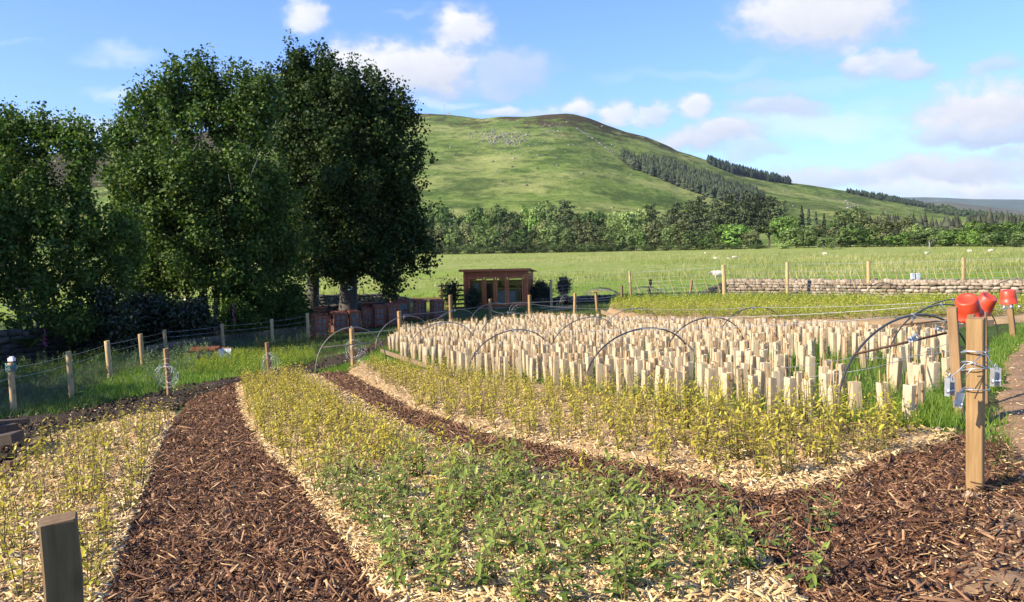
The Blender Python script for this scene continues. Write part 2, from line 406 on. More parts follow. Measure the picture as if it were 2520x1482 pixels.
def build_ground():
    rr = np.concatenate([[.0], np.geomspace(.6, 6, 26), np.geomspace(6.3, 60, 84), np.geomspace(63, 900, 60)]); th = np.linspace(R(-100), R(100), 221)
    RR, TH = np.meshgrid(rr, th, indexing='ij')
    X = RR * np.sin(TH); Y = RR * np.cos(TH) - 1.5
    Zz = Z(X, Y)
    near = np.clip((70 - Y) / 40, 0, 1)
    Zz = Zz + near * (.03 * np.sin(X * 1.7 + Y * .6) * np.sin(Y * 1.3 - X * .4) + .012 * np.sin(X * 5.1 + 1) * np.sin(Y * 4.3)) - .035 * near
    n, k = RR.shape
    V = np.stack([X, Y, Zz], -1).reshape(-1, 3)
    i, j = np.meshgrid(np.arange(n - 1), np.arange(k - 1), indexing='ij')
    a = (i * k + j).ravel(); Fa = np.stack([a, a + k, a + k + 1, a + 1], 1)[:, ::-1]
    tag(npmesh("ground", V, Fa, M_ground, smooth=True), kind='structure')
build_ground()

# ---------------------------------------------------------------- hills
SKYLINE = [(-900, 420), (-500, 400), (-200, 392), (0, 388), (120, 378), (200, 372), (245, 372), (330, 350), (600, 310), (880, 284), (1000, 281), (1060, 280), (1110, 283), (1165, 290), (1185, 292), (1230, 287), (1300, 287), (1350, 282), (1395, 279.5),
           (1418, 283), (1450, 291), (1490, 307), (1540, 325), (1590, 337), (1615, 347), (1650, 362), (1665, 371), (1700, 381), (1750, 397), (1830, 425), (1900, 441), (1950, 451), (2000, 457), (2090, 471), (2170, 484), (2240, 497), (2300, 508), (2360, 515), (2450, 526), (2560, 538), (2800, 555), (3200, 570)]
SX = np.array([a for a, _ in SKYLINE], float); SY = np.array([b for _, b in SKYLINE], float)
def hill_crest(px):
    """(distance, height) of the hill's crest for a survey column"""
    py = np.interp(px, SX, SY); dist = np.interp(px, [-900, 0, 600, 1300, 1800, 2250, 2600, 3200], [1500, 1450, 1350, 1250, 1330, 1480, 1500, 1500])
    d = raydir(px, py); return dist, CAMZ + d[..., 2] / d[..., 1] * dist, d[..., 0] / d[..., 1]
def fbm(x, y, seed=0, oct=5):
    r = np.random.default_rng(seed); z = 0; a = 1.0
    for o in range(oct):
        for _ in range(3):
            th = r.uniform(0, 2 * math.pi); ph = r.uniform(0, 6.28); f = 2 ** o * r.uniform(.7, 1.3)
            z = z + a * np.sin((x * math.cos(th) + y * math.sin(th)) * f + ph + 1.7 * np.sin((y * math.cos(th) - x * math.sin(th)) * f * .6 + ph * 2)) / 3
        a *= .52
    return z
HB = 430.0
def hill_z(U, T, dist, zc):
    """ground height on the hill at lateral slope U and fraction T of the way from foot to crest"""
    r = HB + (dist - HB) * T
    base = -5.0
    prof = np.where(T <= 1, np.clip(T, 0, 1) ** 1.42, 1 - (T - 1) * .9)
    z = base + (zc - base) * prof
    x = U * r; w = np.clip(np.sin(np.clip(T, 0, 1) * math.pi), 0, 1)
    z = z + w * (7 * fbm(x / 160, r / 160, 3, 3)) + np.clip(T * 3, 0, 1) * np.where(T < .985, 1.0, .35) * (1.3 * fbm(x / 28, r / 28, 5, 4))
    return x, r, z
def hill_mat():
    m, nt, b, o = nodes("hill_turf")
    ps = nt.nodes.new('ShaderNodeNewGeometry').outputs['Position']; sx = nt.nodes.new('ShaderNodeSeparateXYZ'); nt.links.new(ps, sx.inputs[0])
    n1 = noise(nt, pos(nt, (.008, .008, .02)), 1, 6, .62); n2 = noise(nt, pos(nt, (.03, .018, .09)), 1, 6, .68); n3 = noise(nt, pos(nt, (.16, .08, .3)), 1, 5, .7)
    f = math_(nt, 'ADD', math_(nt, 'MULTIPLY', n2, .55), math_(nt, 'MULTIPLY', n3, .45))
    grass = ramp(nt, [(.36, (.060, .098, .022)), (.46, (.098, .148, .032)), (.55, (.15, .195, .050)), (.68, (.24, .25, .095))], f)
    pale = ramp(nt, [(.35, (.13, .17, .045)), (.55, (.22, .24, .08)), (.7, (.31, .30, .13))], f)
    n0 = noise(nt, pos(nt, (.012, .004, .05)), 1, 5, .66)
    col = mixc(nt, maprange(nt, n1, .46, .60), grass, pale)
    col = mixc(nt, math_(nt, 'MULTIPLY', maprange(nt, n0, .50, .60), .75), col, mixc(nt, maprange(nt, n3, .4, .6), (.030, .058, .016), (.060, .092, .024)))
    heath = ramp(nt, [(.35, (.024, .020, .012)), (.55, (.055, .044, .023)), (.7, (.095, .088, .038))], f)
    at_ = nt.nodes.new('ShaderNodeAttribute'); at_.attribute_name = 'moor'
    hm = maprange(nt, math_(nt, 'ADD', at_.outputs['Fac'], math_(nt, 'MULTIPLY', math_(nt, 'SUBTRACT', n2, .5), 1.5)), .30, .50)
    col = mixc(nt, hm, col, heath)
    br = math_(nt, 'MULTIPLY', maprange(nt, noise(nt, pos(nt, (.045, .028, .15)), 1, 6, .72), .52, .62), .6)
    col = mixc(nt, br, col, (.034, .058, .016))
    nt.links.new(col, b.inputs['Base Color']); b.inputs['Roughness'].default_value = 1; b.inputs['Specular IOR Level'].default_value = 0
    bump(nt, b, f, 1.0, 3.0)
    return m
M_hill = hill_mat()
HPX = np.linspace(-900, 3200, 520)
def build_hill():
    T = np.concatenate([np.linspace(0, 1, 120), [1.03, 1.1, 1.25, 1.5]])
    dist, zc, U = hill_crest(HPX)
    TT = T[:, None]; x, r, z = hill_z(U[None, :], TT, dist[None, :], zc[None, :])
    V = np.stack([x, r, z], -1).reshape(-1, 3)
    n, k = len(T), len(HPX)
    i, j = np.meshgrid(np.arange(n - 1), np.arange(k - 1), indexing='ij'); a = (i * k + j).ravel()
    Fa = np.stack([a, a + 1, a + 1 + k, a + k], 1)
    # heather caps the crest and the shoulder of the hill
    cap = np.interp(HPX, [-900, 600, 1000, 1180, 1330, 1440, 1600, 1700, 1800, 3200], [.7, .7, .40, .36, .48, .56, .46, .3, .1, 0.0])
    wid = np.interp(HPX, [-900, 300, 1000, 1200, 1400, 1500, 1650, 3200], [.8, .7, .20, .15, .24, .19, .13, .05])
    E = ((z - CAMZ) / r) / ((zc - CAMZ) / dist)[None, :]; E = np.where(TT > 1, 1, E)
    moor = np.clip((E - (1 - wid[None, :])) / (wid[None, :] * .8), 0, 1) * cap[None, :]
    tag(npmesh("hill", V, Fa, M_hill, smooth=True, attrs={'moor': moor.reshape(-1)}), kind='structure')
build_hill()
def on_hill(px, py):
    """point of the hillside seen at a survey point (arrays)"""
    px = np.atleast_1d(np.asarray(px, float)); py = np.atleast_1d(np.asarray(py, float))
    dist, zc, _ = hill_crest(px); d = raydir(px, py); U = d[:, 0] / d[:, 1]; W = d[:, 2] / d[:, 1]
    best = np.ones(len(px)); found = np.zeros(len(px), bool)
    for t in np.linspace(.02, 1, 240):
        x, r, z = hill_z(U, np.full(len(px), t), dist, zc)
        hit = (z >= CAMZ + W * r) & ~found; best[hit] = t; found |= hit
    x, r, z = hill_z(U, best, dist, zc)
    return np.stack([x, r, z], -1)
def build_far_ridges():
    def ridge(name, pts, dist, depth, c, seed):
        px = np.linspace(pts[0][0], pts[-1][0], 160); py = np.interp(px, [p[0] for p in pts], [p[1] for p in pts])
        d = raydir(px, py); U = d[:, 0] / d[:, 1]; zc = CAMZ + d[:, 2] / d[:, 1] * dist
        rows = []
        for t in np.linspace(0, 1.3, 16):
            r = dist - depth * (1 - t); f = np.sin(min(t, 1) * math.pi / 2) if t <= 1 else 1 - (t - 1) * 2
            z = -8 + (zc + 8) * f + depth * .012 * fbm(U * r / 400, np.full_like(U, r / 400), seed, 3) * math.sin(min(t, 1) * math.pi)
            rows.append(np.stack([U * r, np.full_like(U, r), z], -1))
        V = np.concatenate(rows); k = len(px); a = np.concatenate([np.arange(k - 1) + i * k for i in range(15)])
        m = groundmat(name + "_heather", [(.3, tuple(x * .6 for x in c)), (.5, c), (.7, tuple(x * 1.5 for x in c))], .008, scale2=.05, bumpk=.3, dist=5)
        tag(npmesh(name, V, np.stack([a, a + 1, a + 1 + k, a + k], 1), m, smooth=True), kind='structure')
    ridge("moor_ridge", [(2050, 500), (2180, 492), (2255, 489), (2276, 488), (2330, 489), (2400, 494), (2520, 498), (2700, 500), (3000, 503)], 5200, 2400, (.075, .105, .085), 4)
    ridge("low_moor", [(2050, 515), (2230, 500), (2330, 500), (2400, 508), (2520, 520), (2700, 527), (3000, 534)], 2600, 900, (.10, .10, .07), 9)
build_far_ridges()

# ---------------------------------------------------------------- plots and paths
def plot(name, px, m, step, z0=.03, lump=.012, jag=.03, seed=1, fine=2.0):
    P = G(np.array([p[0] for p in px], float), np.array([p[1] for p in px], float))[:, :2]
    r = np.random.default_rng(seed); B = []
    for i in range(len(P)):
        a, b = P[i], P[(i + 1) % len(P)]; n = max(1, int(np.linalg.norm(b - a) / step))
        for k in range(n):
            q = a + (b - a) * k / n + (r.normal(0, jag, 2) if k else 0); B.append(q)
    B = np.array(B); lo, hi = B.min(0), B.max(0)
    gx = np.arange(lo[0], hi[0], step); gy = np.arange(lo[1], hi[1], step)
    if len(gx) * len(gy) > 60000:
        s2 = step * math.sqrt(len(gx) * len(gy) / 60000); gx = np.arange(lo[0], hi[0], s2); gy = np.arange(lo[1], hi[1], s2)
    Q = np.stack(np.meshgrid(gx, gy), -1).reshape(-1, 2) + r.normal(0, step * .2, (len(gx) * len(gy), 2))
    Q = Q[inpoly(Q, B.tolist())]
    # keep interior points off the edge
    dmin = np.full(len(Q), 1e9)
    for b in B: dmin = np.minimum(dmin, ((Q - b) ** 2).sum(1))
    dmin = np.sqrt(dmin); Q = Q[dmin > step * .5]; dmin = dmin[dmin > step * .5]
    pts = [Vector(p) for p in np.concatenate([B, Q]).tolist()]; nb = len(B)
    ov, oe, of, *_ = geometry.delaunay_2d_cdt(pts, [], [list(range(nb))], 1, 1e-5)
    V2 = np.array([(v.x, v.y) for v in ov])
    d = np.full(len(V2), 1e9)
    for b in B: d = np.minimum(d, ((V2 - b) ** 2).sum(1))
    d = np.sqrt(d); e = np.clip(d / .14, 0, 1); e = e * e * (3 - 2 * e)
    z = Z(V2[:, 0], V2[:, 1]) - .06 + e * (z0 + .06 + lump * fbm(V2[:, 0] * fine, V2[:, 1] * fine, seed, 4))
    me = bpy.data.meshes.new(name); me.from_pydata([(a[0], a[1], c) for a, c in zip(V2.tolist(), z.tolist())], [], [tuple(f) for f in of])
    me.materials.append(m); me.polygons.foreach_set('use_smooth', [True] * len(me.polygons)); me.update()
    me.validate()
    o = bpy.data.objects.new(name, me); COL.objects.link(o)
    if me.polygons and sum(p.normal.z for p in list(me.polygons)[:50]) < 0: me.flip_normals()
    return tag(o, kind='structure')
B1L = [(470, 990), (440, 1030), (405, 1090), (375, 1180), (330, 1300), (290, 1420), (250, 1530)]
B1R = [(578, 950), (592, 1020), (640, 1110), (735, 1200), (800, 1300), (880, 1400), (960, 1530)]
FR = [(780, 926), (950, 1030), (1130, 1120), (1420, 1200), (1740, 1290), (1880, 1390), (1990, 1530)]
B2R = [(850, 920), (1010, 1012), (1200, 1078), (1500, 1147), (1700, 1190), (1840, 1226)]
P_bark1 = B1L + B1R[::-1]
P_left = [(340, 1032), (200, 1068), (100, 1092), (20, 1185), (-130, 1310), (-280, 1420), (-400, 1530)] + B1L[::-1][:-1] + [(420, 1022)]
P_front = B1R + FR[::-1]
P_mid = B2R + [(1925, 1236), (2060, 1205), (2160, 1150), (2340, 1102), (2350, 1078), (2000, 1042), (1700, 1010), (1400, 960), (1120, 928), (885, 893)]
P_bark2 = FR[:5] + [(1880, 1390), (1990, 1530)] + [(2560, 1530), (2530, 1400), (2510, 1280), (2478, 1180), (2450, 1100), (2360, 1078), (2340, 1104), (2160, 1152), (2060, 1207), (1925, 1238), (1840, 1228)] + B2R[::-1][1:]
P_mud = [(-80, 1040), (150, 1018), (330, 980), (470, 948), (600, 926), (760, 892), (860, 868), (950, 836), (985, 838), (880, 886), (770, 922), (600, 940), (575, 948), (470, 988), (425, 1022), (335, 1032), (95, 1092), (15, 1185), (-80, 1260)]
P_track = [(2520, 842), (2470, 880), (2450, 950), (2440, 1060), (2485, 1180), (2515, 1280), (2560, 1400), (2900, 1400), (2800, 1000), (2650, 850)]
P_tubes = [(945, 868), (1130, 922), (1400, 958), (1700, 1006), (2000, 1040), (2240, 1062), (2345, 1000), (2335, 850), (2000, 822), (1600, 806), (1280, 787), (1010, 802)]
P_far = [(1490, 770), (1560, 796), (2000, 812), (2460, 797), (2620, 786), (2640, 750), (1900, 744), (1505, 746)]
P_farsoil = [(1360, 790), (1420, 778), (1500, 786), (1700, 806), (2000, 818), (2330, 818), (2330, 838), (2000, 824), (1600, 808), (1300, 790)]
M_bark = groundmat("bark_mulch_base", [(.3, (.018, .009, .005)), (.55, (.064, .031, .017)), (.75, (.14, .072, .04))], 22, scale2=90, bumpk=1, dist=.02)
M_chipbase = groundmat("wood_chip_base", [(.3, (.16, .095, .045)), (.5, (.36, .24, .12)), (.7, (.56, .42, .24))], 26, scale2=110, bumpk=1, dist=.015)
M_mud = groundmat("mud", [(.3, (.016, .011, .008)), (.5, (.04, .028, .019)), (.72, (.10, .07, .045))], 5, scale2=26, bumpk=1, dist=.05)
M_track = groundmat("dirt_track", [(.3, (.11, .064, .034)), (.5, (.23, .145, .080)), (.72, (.36, .25, .15))], 3.5, scale2=40, bumpk=.7, dist=.03)
M_soil = groundmat("bare_soil", [(.3, (.06, .04, .025)), (.5, (.13, .09, .055)), (.72, (.2, .15, .09))], 8, scale2=40, bumpk=.8, dist=.03)
plot("mud_path", P_mud, M_mud, .14, .012, .05, .05, 2, 3.5)
plot("dirt_track", P_track, M_track, .16, .015, .03, .05, 3)
plot("bark_path", P_bark1, M_bark, .07, .03, .022, .03, 4, 3)
plot("bark_walkway", P_bark2, M_bark, .07, .026, .022, .025, 5, 3)
P_bark2c = FR[:5] + [(1880, 1390), (1990, 1530)] + [(2190, 1530), (2260, 1400), (2345, 1300), (2440, 1200), (2455, 1105), (2360, 1078), (2340, 1104), (2160, 1152), (2060, 1207), (1925, 1238), (1840, 1228)] + B2R[::-1][1:]
P_trackmix = [(2455, 1105), (2440, 1200), (2345, 1300), (2260, 1400), (2190, 1530), (2700, 1530), (2640, 1300), (2530, 1180), (2480, 1100)]
plot("trodden_track", P_trackmix, M_track, .06, .045, .02, .06, 14, 3)
plot("chip_bed", P_left, M_chipbase, .08, .05, .02, .03, 6, 3)
plot("tea_bed", P_front, M_chipbase, .08, .055, .02, .03, 7, 3)
plot("mulched_bed", P_mid, M_chipbase, .09, .055, .02, .03, 8, 3)
plot("back_bed", P_far, M_chipbase, .3, .12, .03, .05, 9)
plot("soil_strip", P_farsoil, M_soil, .25, .03, .04, .05, 10)

# ---------------------------------------------------------------- loose chips and bark
M_chip = chipmat("pale_wood_chip", [(.0, (.28, .15, .055)), (.3, (.52, .34, .15)), (.7, (.72, .52, .26)), (1, (.82, .68, .42))])
M_barkchip = chipmat("dark_bark", [(.05, (.024, .011, .006)), (.3, (.085, .037, .018)), (.58, (.18, .083, .041)), (.80, (.30, .165, .085)), (.92, (.56, .38, .20))])
def chips(name, plots, mat, lmin, lmax, asp, z0, tilt, bend=.0, seed=3, thick=.3):
    r = np.random.default_rng(seed); P = np.concatenate([sample_px(p, n, mw) for p, n, mw in plots]); n = len(P)
    L = lmin + (lmax - lmin) * r.random(n) ** 2.8; Wd = L * r.uniform(asp[0], asp[1], n); H = Wd * thick * r.uniform(.5, 1.3, n)
    a = r.uniform(0, 2 * math.pi, n); ti = r.normal(0, tilt, n); ro = r.normal(0, tilt, n)
    ex = np.stack([np.cos(a) * np.cos(ti), np.sin(a) * np.cos(ti), np.sin(ti)], 1)
    t2 = np.stack([-np.sin(a), np.cos(a), np.zeros(n)], 1); up = np.cross(ex, t2)
    ey = t2 * np.cos(ro)[:, None] + up * np.sin(ro)[:, None]; ez = np.cross(ex, ey)
    c = P + np.stack([np.zeros(n), np.zeros(n), z0 + r.uniform(-.006, .03, n) + np.abs(np.sin(ti)) * L * .32], 1)
    taper = r.uniform(.35, 1, n); bnd = r.normal(0, bend, n)
    V = []
    for sx, sy, sz in [(-1, -1, 0), (1, -1, 0), (1, 1, 0), (-1, 1, 0), (-1, -1, 1), (1, -1, 1), (1, 1, 1), (-1, 1, 1)]:
        w = Wd * (1 if sx < 0 else taper) * r.uniform(.75, 1.1, n)
        V.append(c + ex * (sx * L * r.uniform(.42, .55, n))[:, None] + ey * (sy * w / 2)[:, None] + ez * ((sz - .5) * H + (bnd * L if sx > 0 else 0))[:, None])
    V = np.stack(V, 1).reshape(-1, 3); o = (np.arange(n) * 8)[:, None, None]
    q = np.array([[4, 5, 6, 7], [0, 1, 5, 4], [1, 2, 6, 5], [2, 3, 7, 6], [3, 0, 4, 7]])
    return tag(npmesh(name, V, (q[None] + o).reshape(-1, 4), mat), kind='stuff')
chips("wood_chips", [(P_front, 60000, .35), (P_mid, 40000, .35), (P_left, 38000, .35), (P_far, 7000, .5)], M_chip, .011, .085, (.09, .34), .05, .28, .06, 11, .16)
chips("bark_pieces", [(P_bark1, 90000, .35), (P_bark2c, 85000, .4), (P_trackmix, 9000, .4)], M_barkchip, .010, .12, (.04, .17), .025, .28, .18, 12, .2)
chips("bark_flakes", [(P_trackmix, 500, .3), (P_bark1, 1500, .3), (P_bark2c, 2000, .35)], M_barkchip, .02, .09, (.25, .5), .03, .3, .2, 15, .1)
chips("bark_shreds", [(P_bark1, 220, .3), (P_bark2c, 420, .35), (P_trackmix, 120, .4)], M_barkchip, .09, .26, (.05, .14), .04, .22, .12, 17, .3)
EDGE1 = [(p[0] - 9, p[1]) for p in B1R] + [(p[0] + 13, p[1] - 3) for p in B1R[::-1]]
chips("stray_chips", [(P_track, 1500, .3), (P_mud, 1200, .5), (EDGE1, 700, .3), (P_bark1, 500, .3), (P_bark2c, 1100, .3), (P_trackmix, 1200, .3)], M_chip, .012, .05, (.15, .4), .035, .2, .03, 13)
# clods of earth along the muddy path
def clods():
    r = np.random.default_rng(5); P = sample_px(P_mud, 2600, .55); n = len(P)
    base = []
    for z in (-.3, .45, 1):
        for k in range(6):
            a = k * math.pi / 3; q = {-.3: 1, .45: .85, 1: .3}[z]; base.append((q * math.cos(a), q * math.sin(a), z))
    base = np.array(base); s = (.012 + .042 * r.random(n) ** 3)
    V = base[None] * s[:, None, None] * r.uniform(.55, 1.35, (n, 18, 3)) * np.array([1, 1, .7]); V = V + P[:, None] + np.array([0, 0, .02])
    q = [[i, (i + 1) % 6, (i + 1) % 6 + 6, i + 6] for i in range(6)] + [[i + 6, (i + 1) % 6 + 6, (i + 1) % 6 + 12, i + 12] for i in range(6)] + [[12, 13, 14, 15], [15, 16, 17, 12]]
    tag(npmesh("mud_clods", V.reshape(-1, 3), (np.array(q)[None] + (np.arange(n) * 18)[:, None, None]).reshape(-1, 4), M_mud), kind='stuff')
clods()

# ---------------------------------------------------------------- grass and weeds
def blades(name, plots, mat, hmin, hmax, wid, lean=.5, seed=4, tuft=1, tr=.05, sink=.03):
    r = np.random.default_rng(seed)
    P = np.concatenate([sample_px(p, n, mw) if not isinstance(p, np.ndarray) else p for p, n, mw in plots])
    P = np.repeat(P, tuft, 0); n = len(P)
    P = P + np.concatenate([r.normal(0, tr, (n, 2)), np.zeros((n, 1))], 1)
    h = hmin + (hmax - hmin) * r.random(n) ** 1.4; a = r.uniform(0, 2 * math.pi, n); ln = np.abs(r.normal(0, lean, n)) * h
    w = wid * r.uniform(.6, 1.3, n); b = r.uniform(0, 2 * math.pi, n)
    sd = np.stack([np.cos(b), np.sin(b), np.zeros(n)], 1) * w[:, None] / 2; dr = np.stack([np.cos(a), np.sin(a), np.zeros(n)], 1)
    P = P - np.array([0, 0, sink])
    mid = P + dr * (ln * .35)[:, None] + np.array([0, 0, 1]) * (h * .6)[:, None]; tip = P + dr * ln[:, None] + np.array([0, 0, 1]) * (h * .98)[:, None]
    V = np.stack([P - sd, P + sd, mid + sd * .7, mid - sd * .7, tip + sd * .12, tip - sd * .12], 1).reshape(-1, 3)
    q = np.array([[0, 1, 2, 3], [3, 2, 4, 5]])
    return tag(npmesh(name, V, (q[None] + (np.arange(n) * 6)[:, None, None]).reshape(-1, 4), mat), kind='stuff')
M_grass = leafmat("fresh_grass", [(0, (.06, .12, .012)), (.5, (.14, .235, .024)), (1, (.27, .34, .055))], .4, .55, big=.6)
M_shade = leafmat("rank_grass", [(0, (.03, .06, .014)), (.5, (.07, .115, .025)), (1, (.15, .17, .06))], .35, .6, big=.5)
M_rush = leafmat("meadow_rush", [(0, (.13, .17, .04)), (.45, (.29, .30, .095)), (.8, (.48, .44, .21)), (1, (.64, .56, .36))], .35, .8, big=.05)
M_turfb = leafmat("meadow_turf", [(0, (.08, .15, .015)), (.6, (.17, .27, .03)), (1, (.27, .35, .05))], .4, .7, big=.12)
W_lush = [(185, 985), (300, 912), (420, 885), (560, 872), (770, 876), (800, 892), (600, 924), (470, 945), (330, 978), (150, 1014), (60, 1024)]
W_edge = [(-40, 1040), (-40, 1010), (190, 980), (330, 982), (150, 1020)]
W_mid = [(760, 920), (880, 888), (960, 842), (945, 880), (1090, 922), (890, 898), (850, 916)]
W_right = [(2050, 1040), (2240, 1000), (2345, 960), (2360, 1075), (2240, 1066)]
W_track = [(2440, 840), (2530, 790), (2600, 800), (2520, 845), (2470, 885), (2448, 960), (2420, 960)]
W_back = [(905, 832), (1010, 800), (1270, 784), (1350, 788), (1420, 775), (1490, 768), (1490, 748), (1320, 762), (1100, 790), (960, 810)]
W_shed = [(900, 825), (1080, 792), (1100, 800), (940, 835), (800, 868), (760, 868)]
W_shade = [(380, 905), (420, 865), (560, 838), (750, 822), (860, 822), (780, 868), (560, 872), (430, 885)]
W_wall = [(1500, 748), (1520, 738), (1800, 734), (2180, 742), (2640, 740), (2640, 754), (1900, 748)]
blades("lush_grass", [(W_lush, 15000, .5), (W_mid, 5000, .5)], M_grass, .04, .14, .010, .6, 21)
blades("bed_grass", [(P_tubes, 15000, .6), (W_right, 7000, .3)], M_grass, .08, .26, .010, .4, 22)
blades("track_grass", [(W_track, 7000, .5), ([(2430, 1000), (2460, 1000), (2500, 1240), (2440, 1210), (2425, 1060)], 500, .3)], M_grass, .04, .15, .009, .6, 23)
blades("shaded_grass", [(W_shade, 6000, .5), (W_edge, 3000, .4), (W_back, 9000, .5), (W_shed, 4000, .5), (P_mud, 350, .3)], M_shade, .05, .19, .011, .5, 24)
blades("tall_grass", [(W_wall, 9000, .5)], M_grass, .2, .55, .02, .35, 25)
def field_rushes():
    r = np.random.default_rng(8); n = 16000
    y = 62 * (400 / 62) ** r.random(n); u = r.uniform(-.55, .75, n); x = u * y
    edge = np.interp(u, [-.6, -.1, .3, .62, .8], [370, 350, 280, 190, 180]); ok = y < edge
    dens = fbm(x / 26, y / 40, 2, 3) + np.interp(y, [62, 75, 100, 400], [-.9, .0, .35, .1]); ok &= dens > r.normal(.05, .25, n)
    x, y = x[ok], y[ok]; P = np.stack([x, y, Z(x, y)], 1)
    blades("meadow_rushes", [(P, 0, 0)], M_rush, .3, .85, .05, .35, 26, 9, .3, .1)
    n = 9000; y = 47 * (150 / 47) ** r.random(n); x = r.uniform(-.6, .75, n) * y
    blades("meadow_grass", [(np.stack([x, y, Z(x, y)], 1), 0, 0)], M_turfb, .08, .28, .03, .5, 27, 8, .3, .05)
field_rushes()
# ---------------------------------------------------------------- trees
def kites(C, Nn, size, r, fold=.18, droop=0.0, asp=.75):
    """leaf-shaped folded kites at C with rough facing Nn"""
    n = len(C); Nn = Nn / np.linalg.norm(Nn, axis=1)[:, None]
    t = r.normal(size=(n, 3)); t[:, 2] -= droop; t -= Nn * (t * Nn).sum(1)[:, None]; t /= np.linalg.norm(t, axis=1)[:, None] + 1e-9
    b = np.cross(Nn, t); s = (size * r.uniform(.65, 1.3, n))[:, None]
    V = np.stack([C - t * s * .5, C + b * s * asp * .5 + Nn * s * fold, C + t * s * .55, C - b * s * asp * .5 + Nn * s * fold], 1).reshape(-1, 3)
    return V, np.arange(n * 4).reshape(-1, 4)
def lobes_leaves(lobes, per_area, csize, leafn, size, r, up=.55, shell=.42, droop=.0, zflat=1.0, asp=.75, lump=0.0, nd=.7, nr=.75):
    """lobes: (centre, radii); leaf clusters spread through their outer shells"""
    Cs, Ns = [], []
    for c, rad in lobes:
        c = np.array(c); rad = np.array(rad); n = max(3, int(per_area * (rad[0] * rad[2] + rad[1] * rad[2] + rad[0] * rad[1]) * 4.2))
        d = r.normal(size=(n, 3)); d /= np.linalg.norm(d, axis=1)[:, None]
        q = 1 - np.abs(r.normal(0, shell, n)); q = np.where(q < .1, r.random(n), q) * (1 + r.normal(0, .05, n))
        if lump:
            ph = r.uniform(0, 6.28, 6); w = d * np.array([3.1, 3.1, 3.1])
            q = q * (1 + lump * (np.sin(w[:, 0] * 1.7 + ph[0] + 1.3 * np.sin(w[:, 2] * 1.9 + ph[1])) + np.sin(w[:, 2] * 2.3 + ph[2] + np.sin(w[:, 1] * 2 + ph[3])) * .8 + .6 * np.sin(w[:, 1] * 3.7 + w[:, 0] * 2.9 + ph[4])))
        p = c + d * rad * q[:, None]
        if lump:
            f = fbm(p[:, 0] * 1.25 + ph[5], p[:, 2] * 1.25 + p[:, 1] * .9, int(ph[0] * 100), 3); k_ = f < .42; p, d = p[k_], d[k_]
        Cs.append(p); Ns.append(d)
    C = np.concatenate(Cs); D = np.concatenate(Ns)
    k = len(C); cs = csize * r.uniform(.5, 1.5, k)
    off = r.normal(size=(k, leafn, 3)) * cs[:, None, None] * np.array([1, 1, zflat]); P = (C[:, None] + off).reshape(-1, 3)
    N2 = np.repeat(D, leafn, 0) * nd + r.normal(size=(k * leafn, 3)) * nr + np.array([0, 0, up])
    return kites(P, N2, size, r, droop=droop, asp=asp)
def clump_crown(lobes, r, dens=1.0, size=.17, rc=(.38, .85), leaf=175, keep=.95):
    Cs, Rs = [], []
    for c, rad in lobes:
        c = np.array(c); rad = np.array(rad) * .90; n = max(4, int(dens * 1.7 * (rad[0] * rad[2] + rad[1] * rad[2] + rad[0] * rad[1])))
        d = r.normal(size=(n, 3)); d /= np.linalg.norm(d, axis=1)[:, None]; q = np.clip(1 - np.abs(r.normal(0, .36, n)), .12, 1) * r.uniform(.88, 1.1, n)
        k_ = r.random(n) < keep; Cs.append((c + d * rad * q[:, None])[k_]); Rs.append(r.uniform(rc[0], rc[1], k_.sum()) * (.8 + .2 * min(rad) / 2))
    C = np.concatenate(Cs); Rr = np.concatenate(Rs); k = len(C); nl = np.maximum(20, (leaf * (Rr / (rc[0] + rc[1]) * 2) ** 2).astype(int)); idx = np.repeat(np.arange(k), nl); n = len(idx)
    d = r.normal(size=(n, 3)); d /= np.linalg.norm(d, axis=1)[:, None]; stretch = np.stack([np.ones(k), np.ones(k), r.uniform(1.0, 1.9, k)], 1)
    lean = np.stack([r.normal(0, .3, k), r.normal(0, .3, k), np.zeros(k)], 1)
    q = np.abs(1 - np.abs(r.normal(0, .33, n))) * (1 + .22 * r.normal(size=n)); off = d * q[:, None] * Rr[idx][:, None] * stretch[idx]; off = off + lean[idx] * off[:, 2:3]
    P = C[idx] + off; N2 = d * .9 + r.normal(size=(n, 3)) * .6 + np.array([0, 0, .35]); return kites(P, N2, size, r, asp=.85)
M_barktree = wood("sycamore_bark", (.035, .028, .022), (.12, .10, .08), grain=(7, 7, 1.5))
M_palebark = wood("pale_bark", (.10, .095, .08), (.42, .40, .36), grain=(5, 5, 9))
SYC = [(0, (.026, .056, .012)), (.35, (.050, .098, .018)), (.7, (.088, .15, .027)), (.95, (.14, .195, .038)), (1, (.18, .16, .055))]
M_syc = leafmat("sycamore_leaf", SYC, .26, .6, spec=.2, backlit=1.2, warm=.85)
M_syc2 = leafmat("young_sycamore_leaf", [(0, (.034, .07, .014)), (.4, (.068, .125, .023)), (.8, (.115, .19, .034)), (1, (.18, .18, .06))], .28, .6, spec=.2, warm=.85)
M_syc3 = leafmat("dark_sycamore_leaf", [(0, (.012, .028, .007)), (.4, (.022, .048, .010)), (.8, (.042, .078, .015)), (1, (.09, .10, .03))], .22, .6, spec=.18, backlit=1.1, warm=.85)
